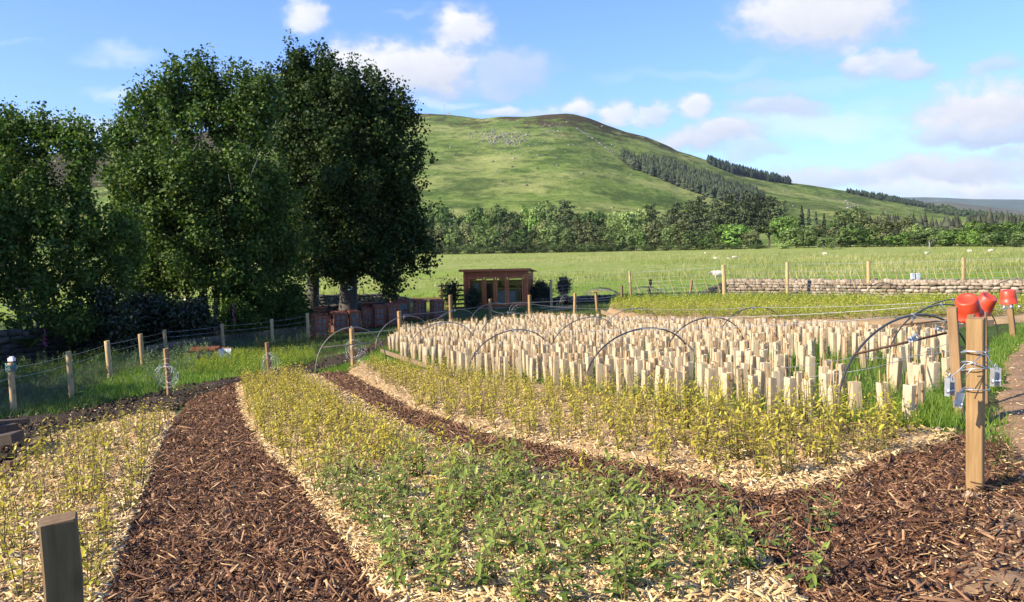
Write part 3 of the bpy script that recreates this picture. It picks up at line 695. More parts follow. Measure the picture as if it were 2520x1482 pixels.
def big_tree(name, label, base_px, depth, ell, shoots, stems, mat, bark, seed, size=.145, per=3.1, leafn=34, csize=.42):
    r = np.random.default_rng(seed)
    bx = at(base_px[0], base_px[1], depth); bz = float(Z(bx.x, depth))
    root = thing(name, label, 'tree', (bx.x, depth, bz))
    k = depth / F; lobes = []
    for px, py, rx, ry, dy in ell:
        p = at(px, py, depth); ravg = (rx + ry) / 2 * k
        lobes.append(((p.x - bx.x, dy, p.z - bz), (rx * k * .97, ravg * .95, ry * k * .97)))
    V, Fa = clump_crown(lobes, r, per, size, (.0085 * depth, .0175 * depth)); print(name, len(Fa))
    parts = [(V, Fa, {})]
    # upright shoots that break the outline
    sh = []
    for px, py, h in shoots:
        p = at(px, py, depth); n = int(h * 12)
        for q in range(n):
            f = q / n; w = (.1 + .42 * f) * depth / 48
            sh.append((p.x - bx.x + r.normal(0, w * .6), r.normal(0, .45), p.z - bz - f * h * k * 12 + r.normal(0, .1)))
    # a fringe of small shoots along every lobe's upper outline
    for c, rad in lobes:
        for _ in range(int(5 + rad[0] * 3)):
            a = r.uniform(-.2, math.pi + .2); e = r.uniform(.97, 1.13)
            x0 = c[0] + rad[0] * math.cos(a) * e; z0 = c[2] + rad[2] * math.sin(a) * e; y0 = c[1] + r.normal(0, rad[1] * .3)
            up_ = depth / 48 * r.uniform(.1, .75) * max(0, math.sin(a)) + .1
            for q in range(10): f = q / 9; sh.append((x0 + r.normal(0, (.08 + .22 * f) * depth / 48), y0 + r.normal(0, .15), z0 + up_ * (1 - f * 2.2)))
    sh = np.array(sh); P = np.repeat(sh, 5, 0) + r.normal(0, .0036 * depth, (len(sh) * 5, 3)); V2, F2 = kites(P, r.normal(size=(len(P), 3)) + np.array([0, 0, .5]), size * 1.0, r, asp=.85)
    parts.append((V2, F2, {}))
    V, Fa, _ = merge(parts)
    npmesh("crown", V, Fa, mat, root)
    mb = MB()
    for sx, sw, lean in stems:
        sw *= depth / 48
        p0 = Vector((at(sx, base_px[1], depth).x - bx.x, 0, -.1)); hgt = max(l[0][2] for l in lobes) * .8
        tops = sorted(lobes, key=lambda l: abs(l[0][0] - p0.x) + .2 * l[0][2])[:max(2, len(lobes) // len(stems))]
        fork = p0 + Vector((lean * hgt * .25, 0, hgt * .27))
        mb.tube([p0 + Vector((0, 0, -.2)), p0 + Vector((lean * .1, 0, .25)), p0 + (fork - p0) * .5, fork], [sw * 1.45, sw * 1.08, sw * .95, sw * .85], 10)
        for c, rad in tops:
            e = Vector(c); m_ = fork.lerp(e, .5) + Vector((r.normal(0, .3), r.normal(0, .3), .4))
            mb.tube([fork - Vector((0, 0, .15)), fork.lerp(m_, .5), m_, e, e + Vector((r.normal(0, .4), 0, rad[2] * .7))], [sw * .62, sw * .5, sw * .34, sw * .2, .02], 7)
            for _ in range(5):
                q = m_.lerp(e, r.random()); mb.tube([q, q + Vector((r.normal(0, rad[0] * .45), r.normal(0, rad[1] * .45), rad[2] * r.uniform(.1, .7)))], [sw * .14, .012], 5)
    mb.build("trunk", bark, root, True)
    return root
# stand-off of the lobes behind (+) or in front (-) of the trunk's plane is the last number
TREE_R = [(770, 235, 85, 85, 0), (850, 262, 105, 95, -.6), (735, 175, 45, 50, 0), (930, 300, 90, 95, .5), (985, 410, 72, 105, 0), (830, 420, 150, 160, -1.2), (955, 520, 105, 115, .2), (1020, 590, 52, 52, .4),
          (820, 590, 140, 95, -1), (705, 300, 70, 110, 0), (925, 620, 120, 55, -.5), (735, 480, 110, 150, .8), (1000, 640, 55, 28, .3), (690, 630, 90, 60, .6), (960, 690, 55, 18, -.8), (860, 650, 110, 30, -1.5)]
TREE_M = [(460, 255, 95, 85, 0), (560, 285, 95, 95, .4), (375, 320, 75, 90, 0), (620, 270, 70, 85, .3), (310, 430, 52, 110, .2), (440, 450, 150, 160, -1), (590, 470, 130, 160, -.4), (350, 600, 100, 110, 0),
          (510, 625, 150, 95, -1.3), (650, 590, 100, 130, .4), (400, 700, 85, 45, -.8), (600, 690, 90, 45, -.6), (290, 340, 30, 40, .2), (505, 190, 30, 40, 0)]
TREE_L = [(30, 370, 75, 85, 0), (115, 345, 48, 60, .2), (60, 520, 110, 150, -.6), (185, 590, 95, 130, -.2), (40, 690, 85, 85, -.7), (150, 720, 85, 70, -.4), (190, 480, 32, 80, .3), (275, 600, 60, 90, .6), (245, 690, 75, 50, .4),
          (-60, 500, 110, 200, .2), (120, 780, 55, 28, -1.0), (215, 790, 45, 32, -.8), (195, 350, 22, 40, .2)]
big_tree("sycamore_tree", "broad very dark sycamore just left of the summerhouse with the thickest trunk", (856, 742), 39.5, TREE_R,
         [(788, 112, 9), (735, 128, 7), (868, 150, 7), (905, 172, 6), (930, 195, 5), (700, 172, 5), (985, 232, 6), (1005, 262, 5), (815, 140, 6), (655, 215, 5)], [(855, .55, .05), (765, .4, .08)], M_syc3, M_barktree, 31)
big_tree("sycamore_tree", "tall broad leafy sycamore with pale trunks in the middle of three big trees", (545, 775), 33, TREE_M,
         [(437, 148, 9), (482, 146, 8), (577, 160, 7), (352, 212, 7), (525, 178, 7), (645, 178, 6), (395, 195, 6), (300, 290, 5), (275, 305, 5), (600, 205, 5), (332, 235, 5)], [(505, .27, -.02), (530, .2, .06), (562, .22, -.06), (600, .16, .0)], M_syc, M_palebark, 32, size=.125, per=4.2)
big_tree("sycamore_tree", "shorter lighter green sycamore with several thin pale stems behind the mossy wall", (85, 812), 26, TREE_L,
         [(28, 268, 8), (105, 272, 8), (190, 292, 9), (232, 312, 6), (210, 335, 7), (140, 305, 6), (-10, 262, 6), (70, 295, 5), (168, 330, 6)], [(62, .07, -.12), (80, .09, -.03), (92, .10, .02), (105, .07, .1), (120, .06, .15)], M_syc2, M_palebark, 33, size=.105, per=6.4, csize=.36)

def offstage():
    # the row of trees goes on beyond the left edge and shades the old wall
    for x, y, h, s in ((-19.5, 17.0, 6.5, 1), (-22.5, 22.5, 9.0, 2), (-14.6, 11.6, 5.6, 3)):
        r = np.random.default_rng(s + 300); z = float(Z(x, y)); root = thing("sycamore_tree", ["low sycamore out of sight beyond the left edge, nearest the fence", "middle-sized sycamore out of sight beyond the left edge", "small sycamore out of sight beyond the left edge, nearest the camera"][s - 1], "tree", (x, y, z))
        lob = [((r.normal(0, 1.4), r.normal(0, 1.4), h * r.uniform(.35, .75)), (1.3 + h * .12, 1.3 + h * .12, h * .2)) for _ in range(7)]
        V, Fa = lobes_leaves(lob, 1.4, .4, 24, .3, r); npmesh("crown", V, Fa, M_syc, root); mb = MB(); mb.tube([(0, 0, -.2), (0, 0, h * .3), (.2, 0, h * .7)], [.25, .2, .05], 8); mb.build("trunk", M_barktree, root, True)
offstage()
# shrubs growing behind the left wall, under the trees
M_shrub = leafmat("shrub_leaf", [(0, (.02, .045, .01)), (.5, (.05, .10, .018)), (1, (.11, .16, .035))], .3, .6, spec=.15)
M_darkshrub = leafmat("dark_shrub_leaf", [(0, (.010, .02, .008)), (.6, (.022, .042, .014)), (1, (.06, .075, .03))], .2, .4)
M_twig = wood("twig_bark", (.04, .03, .02), (.12, .09, .06), grain=(20, 20, 4))
def shrub(name, label, px, py, rx, h, depth, mat, seed, size=.12, n=26, group=None, cat='shrub', trunk=None):
    r = np.random.default_rng(seed); p = at(px, py, depth); k = depth / F; zb = float(Z(p.x, depth)); root = thing(name, label, cat, (p.x, depth, zb), 0, group)
    w, hh = rx * k, h * k; hh += max(0, p.z - zb)
    lob = [((r.normal(0, w * .4), r.normal(0, w * .4), hh * r.uniform(.4, .78)), (w * r.uniform(.5, .75), w * .6, hh * r.uniform(.22, .3))) for _ in range(5)] + [((0, 0, hh * .3), (w * .8, w * .7, hh * .3))]
    if trunk: lob = [((0, 0, hh * .68), (w, w, hh * .32)), ((0, 0, hh * .72), (w * .8, w * .8, hh * .3))]
    V, Fa = lobes_leaves(lob, n / max(.3, w * hh), size * 1.6, 14, size, r, shell=.5)
    npmesh("foliage", V, Fa, mat, root)
    mb = MB()
    for _ in range(1 if trunk else 6):
        e = Vector((0, 0, hh * .7)) if trunk else Vector((r.normal(0, w * .4), r.normal(0, w * .4), hh * r.uniform(.5, .8)))
        mb.tube([(0, 0, -.05), e * .5 + Vector((r.normal(0, .04), r.normal(0, .04), 0)), e], [.03 if trunk else .02, .018, .008], 5)
    mb.build("stem", M_twig, root); return root
for i, (px, py, rx, h, d, lab) in enumerate([(640, 760, 60, 62, 33, "bushy green shrub behind the mossy wall, between two dark trunks"), (590, 768, 26, 34, 31, "leafy shrub at the foot of the pale trunks"),
        (420, 785, 60, 66, 29, "shrub with reddish dead twigs behind the wall under the middle tree"), (335, 790, 50, 72, 29, "dark shrub behind the wall beside the gap showing the meadow"),
        (270, 790, 48, 80, 26, "rounded shrub behind the wall next to the maroon shed roof"), (715, 752, 45, 55, 34, "low shrub behind the wall against the left dark trunk"), (470, 780, 26, 34, 31, "small shrub left of the pale trunks behind the wall")]):
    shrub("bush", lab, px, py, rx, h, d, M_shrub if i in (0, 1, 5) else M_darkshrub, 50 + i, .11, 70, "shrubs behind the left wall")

# ---------------------------------------------------------------- distant trees
def far_crown(kind, seed):
    """crown of unit height tree, base at origin"""
    r = np.random.default_rng(seed)
    if kind == 'oak':
        lob = [((r.normal(0, .2), r.normal(0, .2), r.uniform(.38, .8)), (r.uniform(.15, .24), r.uniform(.15, .24), r.uniform(.11, .17))) for _ in range(14)] + [((0, 0, .47), (.37, .37, .36)), ((.15, .1, .3), (.29, .29, .24)), ((-.17, -.05, .28), (.27, .27, .22))]
        return lobes_leaves(lob, 85, .020, 9, .046, r, shell=.10, nd=1.5, nr=.34, up=.2)
    if kind == 'birch':
        lob = [((r.normal(0, .13), r.normal(0, .13), r.uniform(.2, .85)), (r.uniform(.09, .17), r.uniform(.09, .17), r.uniform(.13, .22))) for _ in range(13)] + [((0, 0, .5), (.22, .22, .42))]
        return lobes_leaves(lob, 95, .024, 9, .04, r, shell=.14, droop=.8, nd=1.4, nr=.4, up=.2)
    if kind == 'bushy':
        lob = [((r.normal(0, .28), r.normal(0, .28), r.uniform(.15, .75)), (r.uniform(.18, .3), r.uniform(.18, .3), r.uniform(.15, .24))) for _ in range(11)] + [((0, 0, .4), (.45, .4, .38))]
        return lobes_leaves(lob, 62, .022, 9, .05, r, shell=.10, nd=1.5, nr=.34, up=.2)
    if kind == 'pine':
        lob = []
        for z in np.linspace(.3, .95, 15):
            w = .23 * (1.1 - (z - .3) * .95) * r.uniform(.65, 1.2); a = r.uniform(0, 6.28)
            for q in range(3): lob.append(((w * .75 * math.cos(a + q * 2.1), w * .75 * math.sin(a + q * 2.1), z + r.normal(0, .015)), (w * .62, w * .62, .032)))
        return lobes_leaves(lob, 130, .02, 8, .036, r, shell=.45, up=.9, zflat=.5)
    if kind == 'conifer':
        Cs = []
        for z in np.linspace(.1, .98, 22):
            w = .19 * (1.03 - z) * r.uniform(.8, 1.2) + .01; n = int(12 + 60 * (1 - z))
            a = r.uniform(0, 6.28, n); q = np.sqrt(r.random(n)); Cs.append(np.stack([w * q * np.cos(a), w * q * np.sin(a), z - .12 * w * q / .19 + r.normal(0, .01, n)], 1))
        C = np.concatenate(Cs); Nn = np.concatenate([C[:, :2] * 3, np.full((len(C), 1), .5)], 1) + r.normal(0, .3, C.shape)
        return kites(C, Nn, .05, r, droop=.5)
def far_mat(name, c, t=.12):
    return leafmat(name, [(0, tuple(x * .7 for x in c)), (.5, tuple(x * 1.7 for x in c)), (1, tuple(x * 2.9 for x in c))], t, .7, spec=.2, backlit=1.2, vary=.42)
FM = {'oak_dark': ('oak', (.032, .062, .014)), 'oak_mid': ('oak', (.052, .09, .02)), 'ash': ('birch', (.075, .105, .033)), 'olive': ('birch', (.088, .10, .04)),
      'willow': ('bushy', (.12, .165, .05)), 'bright': ('bushy', (.115, .19, .03)), 'pine': ('pine', (.042, .056, .025)), 'scrub': ('bushy', (.040, .058, .018)), 'conifer': ('conifer', (.028, .046, .026)),
      'alder': ('oak', (.065, .095, .028)), 'green': ('oak', (.075, .13, .025))}
PROT = {}
for kx, (kd, c) in FM.items():
    m = far_mat(kx + "_leaf", c); PROT[kx] = []
    for s in range(3):
        V, Fa = far_crown(kd, 100 + s + 7 * len(PROT)); mb = MB(); hh = .75 if kd in ('pine', 'conifer') else .55
        rr_ = np.random.default_rng(s); mb.tube([(0, 0, -.06), (0, 0, .2), (.02, 0, hh)], [.024, .018, .006], 6)
        for q in range(6):
            a = rr_.uniform(0, 6.28); z0 = rr_.uniform(.15, .4); mb.tube([(0, 0, z0), (.14 * math.cos(a), .14 * math.sin(a), z0 + .25)], [.01, .003], 4)
        tr = mb.build("trunk", M_palebark if kd == 'birch' else M_barktree); tm = tr.data; bpy.data.objects.remove(tr)
        PROT[kx].append((npmesh("crown", V, Fa, m, link=False), tm))
TREE_NAME = {'oak': 'oak_tree', 'birch': 'birch_tree', 'bushy': 'willow_tree', 'pine': 'pine_tree', 'conifer': 'spruce_tree'}
LAB = {'oak_dark': "dark green rounded broadleaf tree", 'oak_mid': "mid green domed broadleaf tree", 'ash': "tall light olive tree with thin crown", 'olive': "drooping olive green birch", 'willow': "pale silvery green rounded tree",
       'bright': "bright yellow-green rounded tree", 'pine': "dark brownish Scots pine with ragged top", 'scrub': "low dark scrubby tree", 'conifer': "dark pointed conifer", 'alder': "grey-green spreading alder", 'green': "fresh green domed tree"}
tcount = {}
def far_tree(kx, px, top, base, w, label, group, depth=None):
    i = tcount.get(kx, 0); tcount[kx] = i + 1
    if depth is None: p = g(px, base)
    else: p = at(px, base, depth); p.z = float(Z(p.x, p.y)) if depth < HB else p.z
    t = at(px, top, p.y); h = t.z - p.z; kd = FM[kx][0]
    root = thing(TREE_NAME[kd], label, 'tree', p, i * 2.4, group)
    cm, tm = PROT[kx][i % 3]
    half = {'oak': .40, 'birch': .29, 'bushy': .52, 'pine': .25, 'conifer': .19}[kd]; wid = 1.22 * w / F * p.y / 2
    s = max(.45, min(1.9, wid / (half * h)))
    for nm, me in (("crown", cm), ("trunk", tm)):
        o = bpy.data.objects.new(nm, me); COL.objects.link(o); o.parent = root
    root.scale = (h * s, h * s, h)
    return root
def edge_depth(px): return float(np.interp(px, [900, 1080, 1500, 1900, 2200, 2520, 2700], [372, 365, 335, 285, 245, 200, 185]))
BACK = [('oak_dark', 1040, 505, 70, 'beside the big sycamore'), ('oak_dark', 1107, 499, 56, 'first of the wood beyond the meadow'), ('oak_mid', 1168, 501, 62, 'left of the twin domes above the birches'), ('oak_mid', 1224, 494, 52, 'tallest of the left wood under the pale slope'), ('alder', 1272, 511, 52, 'in the dip of the left wood'),
        ('green', 1310, 500, 46, 'beside the small pale tree'), ('ash', 1352, 486, 52, 'at the top of the left wood'), ('pine', 1393, 488, 52, 'at the top of the left wood'), ('oak_dark', 1445, 507, 62, 'at the end of the left wood, before the gap'), ('bright', 1277, 552, 40, 'small among the olive birches'),
        ('willow', 1556, 503, 74, 'in the gap between the two woods'), ('pine', 1603, 502, 44, 'alone behind the pale willow'), ('pine', 1668, 495, 46, 'at the left end of the pine clump'), ('pine', 1700, 490, 44, 'second from the left in the pine clump'), ('pine', 1725, 481, 48, 'with the bare top in the pine clump'), ('pine', 1762, 486, 44, 'in the middle of the pine clump'),
        ('pine', 1796, 473, 48, 'tallest of the pine clump'), ('pine', 1836, 471, 48, 'below the plantation strip'), ('pine', 1866, 473, 46, 'on the right of the pine clump'), ('pine', 1893, 480, 48, 'near the right end of the pine clump'), ('pine', 1918, 492, 46, 'at the right end of the pine clump'), ('pine', 1650, 515, 40, 'low at the left of the pine clump'),
        ('green', 1944, 517, 56, 'in front of the pine clump by the bright gap'), ('conifer', 1973, 506, 26, 'with a blunt top right of the pine clump'), ('conifer', 1990, 512, 24, 'right of the pine clump'), ('conifer', 2008, 520, 22, 'behind the gap'), ('conifer', 2028, 525, 22, 'thin, behind the small thorn trees'),
        ('oak_dark', 2062, 524, 46, 'left of the tall olive crown'), ('ash', 2100, 510, 60, 'tallest of the right wood'), ('olive', 2137, 526, 46, 'right of the tall ash'), ('olive', 2230, 534, 48, 'in front of the far pines'), ('willow', 2264, 547, 46, 'in the middle of the right wood'), ('bright', 2412, 541, 84, 'brightest crown of the right wood'), ('oak_mid', 2470, 547, 62, 'near the edge of the right wood'), ('green', 2510, 540, 50, 'at the end of the right wood')]
for kx, px, top, w, where in BACK:
    dd = edge_depth(px) * 1.12
    far_tree(kx, px, top, float(np.interp(px, [1000, 1800, 2520], [622, 612, 606])), w, LAB[kx] + ' ' + where, "trees of the wood beyond the meadow", min(dd, 415))
MID = [('olive', 1062, 560, 44), ('olive', 1090, 553, 40), ('alder', 1120, 548, 46), ('olive', 1150, 545, 42), ('ash', 1180, 548, 40), ('alder', 1212, 552, 50), ('olive', 1243, 548, 42), ('oak_dark', 1300, 560, 44), ('olive', 1330, 545, 44), ('ash', 1362, 540, 46), ('alder', 1400, 548, 44),
       ('olive', 1436, 540, 50), ('olive', 1466, 548, 48), ('ash', 1500, 555, 46), ('alder', 1532, 560, 50), ('ash', 1566, 545, 46), ('oak_mid', 1590, 552, 46), ('olive', 1612, 536, 48), ('ash', 1650, 548, 50), ('olive', 1690, 540, 46), ('alder', 1700, 562, 44), ('oak_mid', 1746, 570, 52), ('green', 1808, 548, 62), ('alder', 1780, 560, 44),
       ('olive', 1850, 566, 40), ('oak_dark', 1856, 588, 46), ('alder', 1960, 552, 56), ('alder', 1990, 550, 50), ('ash', 2012, 560, 40), ('olive', 2060, 548, 56), ('alder', 2092, 545, 62), ('oak_mid', 2126, 556, 50), ('ash', 2160, 552, 52), ('olive', 2186, 542, 56), ('green', 2212, 572, 66), ('oak_dark', 2178, 576, 44), ('green', 2240, 568, 40), ('alder', 2275, 563, 56),
       ('alder', 2322, 556, 66), ('oak_mid', 2350, 562, 50), ('bright', 2378, 560, 48), ('green', 2408, 575, 58), ('alder', 2440, 566, 50), ('oak_dark', 2472, 560, 54), ('alder', 2508, 566, 56), ('bright', 2330, 588, 34)]
FR_L = ['beside the big sycamore', 'under the twin domed trees', 'left of the small bright tree', 'right of the small bright tree', 'below the gap in the wood', 'in front of the pale willow', 'left of the pine clump', 'in front of the pine clump', 'by the bright grass gap', 'behind the thorn trees', 'under the tall ash', 'near the dead tree', 'below the brightest crown', 'at the right edge']
FR_X = [1085, 1165, 1260, 1345, 1480, 1580, 1660, 1820, 1970, 2050, 2160, 2300, 2430, 2600]
seen = {}
for kx, px, top, w in MID:
    wh = FR_L[next(i for i, x in enumerate(FR_X) if px <= x)]; base = LAB[kx] + ' at the front ' + wh
    n = seen.get(base, 0); seen[base] = n + 1
    if n: base = LAB[kx] + (' overlapping another' if n == 1 else ' squeezed in') + ' ' + wh
    far_tree(kx, px, top, float(np.interp(px, [1000, 1800, 2520], [627, 620, 612])), w, base, "trees along the edge of the meadow", edge_depth(px) * 1.01)
UND = [(1075, 596), (1115, 600), (1160, 592), (1205, 598), (1250, 590), (1290, 585), (1335, 597), (1380, 590), (1420, 598), (1460, 585), (1505, 592), (1550, 596), (1595, 590), (1640, 596), (1685, 592), (1725, 598), (1770, 590), (1815, 596), (1865, 590), (2080, 595), (2130, 590), (2190, 594), (2290, 590), (2370, 592), (2440, 590), (2500, 586)]
for i, (px, top) in enumerate(UND):
    far_tree('scrub', px, top + 6, float(np.interp(px, [1000, 1800, 2520], [629, 622, 613])), 58, "low dark scrub in the shade at the foot of the wood", "scrub at the foot of the wood", edge_depth(px) * .985)
for i, (px, top, lab) in enumerate([(2026, 577, "small grey-green thorn tree standing in the open meadow"), (2048, 596, "little leaning thorn tree with a bare forked trunk in the meadow"), (1932, 590, "low rounded bush at the right of the bright grass gap")]):
    far_tree('ash' if i < 2 else 'willow', px, top, 625 if i < 2 else 612, 44, lab, None, edge_depth(px) * .9 if i < 2 else None)
# bare dead tree
def dead_tree():
    p = at(2287, 621, 205); p.z = float(Z(p.x, 205)); root = thing("dead_tree", "bare bleached dead tree standing against the green wood", "tree", p)
    mb = MB(); h = at(2287, 590, 205).z - p.z
    mb.tube([(0, 0, -.1), (.05, 0, h * .5), (-.1, 0, h)], [.2, .14, .04], 6); mb.build("trunk", M_palebark, root)
    mb = MB(); mb.tube([(.05, 0, h * .4), (.7, .2, h * .8), (1.1, 0, h * 1.02)], [.1, .06, .02], 5); mb.tube([(0, 0, h * .55), (-.3, .1, h * .8), (-.35, 0, h * .95)], [.07, .05, .02], 5); mb.build("branch", M_palebark, root)
dead_tree()

# plantations of conifers on the hill: countless, one mass each
def conifer_mass(name, pts, h, w, seed, c, jit=.25):
    r = np.random.default_rng(seed); n = len(pts); tiers = 6; Vs = []; Fs = []; o = 0
    hh = h * r.uniform(.75, 1.2, n); ww = w * r.uniform(.75, 1.3, n)
    for t in range(tiers):
        m = 7; f = t / tiers; zb = hh * (.12 + .80 * f); zt = hh * (.12 + .80 * f + .27); rad = ww * (1 - f ** 1.6 * .85)
        a = np.arange(m) * 2 * math.pi / m; rj = r.uniform(.6, 1.3, (n, m))
        ring = np.stack([pts[:, 0:1] + rad[:, None] * np.cos(a) * rj, pts[:, 1:2] + rad[:, None] * np.sin(a) * rj, pts[:, 2:3] + (zb - .05 * hh)[:, None] + r.normal(0, .03, (n, m)) * hh[:, None]], -1)
        tip = np.stack([pts[:, 0], pts[:, 1], pts[:, 2] + zt], -1)[:, None]
        V = np.concatenate([ring, tip], 1); i = np.arange(m); q = np.stack([i, (i + 1) % m, np.full(m, m)], 1)
        Vs.append(V.reshape(-1, 3)); Fs.append((q[None] + (np.arange(n) * (m + 1))[:, None, None]).reshape(-1, 3) + o); o += n * (m + 1)
    k = 4; a = np.arange(k) * math.pi / 2; bt = np.stack([pts[:, 0:1] + .25 * np.cos(a), pts[:, 1:2] + .25 * np.sin(a), np.repeat(pts[:, 2:3] - 1, k, 1)], -1); tp = bt + np.stack([np.zeros(n), np.zeros(n), hh * .5], 1)[:, None]
    V = np.concatenate([bt, tp], 1); q = np.array([[0, 1, 5], [0, 5, 4], [1, 2, 6], [1, 6, 5], [2, 3, 7], [2, 7, 6], [3, 0, 4], [3, 4, 7]])
    Vs.append(V.reshape(-1, 3)); Fs.append((q[None] + (np.arange(n) * 8)[:, None, None]).reshape(-1, 3) + o)
    m = leafmat(name + "_needle", [(0, tuple(x * .55 for x in c)), (.5, c), (1, tuple(x * 1.6 for x in c))], .0, .9, spec=.1)
    tag(npmesh(name, np.concatenate(Vs), np.concatenate(Fs), m), kind='stuff')
def poly_hill(poly, n):
    p = np.array(poly, float); out = []
    while sum(len(x) for x in out) < n:
        q = rng.uniform(p.min(0), p.max(0), (n, 2)); out.append(q[inpoly(q, poly)])
    q = np.concatenate(out)[:n]; return on_hill(q[:, 0], q[:, 1])
conifer_mass("plantation_woods", poly_hill([(1524, 392), (1560, 396), (1640, 408), (1700, 430), (1760, 448), (1830, 474), (1880, 490), (1860, 510), (1760, 492), (1690, 468), (1620, 440), (1560, 418)], 1050), 12.5, 3.4, 41, (.040, .054, .028))
conifer_mass("skyline_woods", poly_hill([(1742, 399), (1800, 419), (1870, 436), (1944, 452), (1944, 455), (1880, 445), (1800, 428), (1745, 405)], 480), 11.5, 3.2, 42, (.022, .036, .026))
conifer_mass("ridge_woods", poly_hill([(2085, 473), (2160, 484), (2230, 497), (2300, 511), (2300, 516), (2220, 503), (2150, 489), (2085, 476)], 230), 7.5, 3.0, 43, (.03, .045, .026))
conifer_mass("slope_woods", np.concatenate([poly_hill([(2275, 522), (2300, 516), (2390, 524), (2480, 532), (2540, 540), (2540, 547), (2440, 540), (2350, 532)], 150), poly_hill([(2315, 508), (2345, 512), (2350, 520), (2310, 518)], 14)]), 7, 4.5, 44, (.04, .06, .025))
conifer_mass("distant_pine_woods", np.array([[x, y, -5.0 + 9 * max(0, (y - HB) / 1000)] for x, y in [(rng.uniform(.40, .70) * d, d) for d in rng.uniform(300, 420, 260)]]), 11, 2.6, 45, (.045, .05, .032))

# boulders and scree on the hill
def scree():
    r = np.random.default_rng(6); q = []
    def cl(cx, cy, sx, sy, n): q.append(np.stack([r.normal(cx, sx, n), r.normal(cy, sy, n)], 1))
    cl(1238, 342, 34, 10, 420); cl(1200, 332, 30, 7, 90); cl(1275, 352, 40, 14, 60); cl(1360, 311, 16, 3, 60); cl(1350, 322, 18, 2.5, 40); cl(1190, 375, 70, 18, 40); cl(1345, 335, 60, 22, 35); cl(1250, 300, 60, 5, 25)
    cl(1430, 380, 90, 28, 35); cl(1350, 410, 120, 25, 25); cl(2110, 505, 24, 5, 45); cl(2035, 494, 25, 4, 40); cl(2140, 475, 12, 3, 40); cl(2200, 520, 70, 9, 25); cl(1390, 281, 25, 2, 30); cl(1950, 500, 60, 12, 40)
    # a tumbled stone dyke running down the slope
    t = np.linspace(0, 1, 150); q.append(np.stack([1418 + t * 97, 317 + 66 * t ** 1.15 + r.normal(0, .7, 150)], 1))
    q = np.concatenate(q); q = q[q[:, 1] > np.interp(q[:, 0], SX, SY) + 2]; P = on_hill(q[:, 0], q[:, 1]); n = len(P)
    s = (.40 + 1.7 * r.random(n) ** 3.0)
    base = np.array([[x, y, z] for x in (-1, 1) for y in (-1, 1) for z in (-.5, 1)], float) * .7
    V = base[None] * s[:, None, None] * r.uniform(.55, 1.25, (n, 8, 3)) + P[:, None]
    f = np.array([[0, 1, 3, 2], [4, 6, 7, 5], [0, 4, 5, 1], [2, 3, 7, 6], [1, 5, 7, 3], [0, 2, 6, 4]])
    m = chipmat("weathered_rock", [(0, (.08, .075, .068)), (.5, (.17, .16, .14)), (1, (.32, .30, .27))])
    tag(npmesh("scree_rubble", V.reshape(-1, 3), (f[None] + (np.arange(n) * 8)[:, None, None]).reshape(-1, 4), m), kind='stuff')
scree()
def mast():
    p = on_hill(1094, 284)[0]; root = thing("radio_mast", "thin radio mast with a small hut on the skyline of the hill", "mast", p.tolist())
    mb = MB(); h = 17
    for a in range(3): mb.tube([(2.2 * math.cos(a * 2.1), 2.2 * math.sin(a * 2.1), -1), (.3 * math.cos(a * 2.1), .3 * math.sin(a * 2.1), h)], .10, 4)
    for z in range(2, 22, 3): mb.bar((-1.6 + z * .06, 0, z), (1.6 - z * .06, 0, z + 2), .08)
    mt = plain("galvanised_steel", (.35, .36, .38), .5, .6); mb.build("lattice", mt, root)
    mb = MB(); mb.box((6, 0, 1.2), (5, 4, 4), None, .1); mb.build("hut", plain("hut_paint", (.35, .36, .33)), root)
mast()
# ---------------------------------------------------------------- timber, wire, plastic
M_post = wood("new_timber", (.22, .125, .045), (.46, .29, .125), grain=(26, 26, 1.4))
M_post2 = wood("treated_timber", (.15, .085, .035), (.34, .205, .095), grain=(26, 26, 1.4))
M_old = wood("weathered_timber", (.11, .064, .025), (.27, .17, .078), grain=(22, 22, 1.4))
M_round = wood("peeled_pole", (.30, .20, .09), (.60, .44, .22), grain=(18, 18, 1.2))
M_board = wood("edging_board", (.17, .11, .065), (.38, .27, .165), grain=(3, 30, 30))
M_wire = plain("galvanised_wire", (.50, .51, .53), .42, .7, .1)
M_hoop = plain("black_alkathene_pipe", (.055, .048, .042), .38, 0, .5, 6)
M_hoopg = plain("sun_bleached_pipe", (.20, .17, .14), .45, 0, .35, 6)
M_rust = plain("rusty_steel_bar", (.07, .035, .022), .7, .3, .4, 20)
M_zinc = plain("zinc_plate", (.62, .63, .65), .35, .75, .12, 30)
M_red = None
def red_plastic():
    m, nt, b, o = nodes("red_orange_plastic")
    f = noise(nt, texco(nt), 9, 4); nt.links.new(ramp(nt, [(.3, (.50, .042, .016)), (.7, (.62, .068, .026))], f), b.inputs['Base Color'])
    b.inputs['Roughness'].default_value = .42; b.inputs['Coat Weight'].default_value = .0; b.inputs['Subsurface Weight'].default_value = .0
    bump(nt, b, noise(nt, texco(nt, 'Object', (2, 2, 60)), 3, 2), .06, .002); return m
M_red = red_plastic()

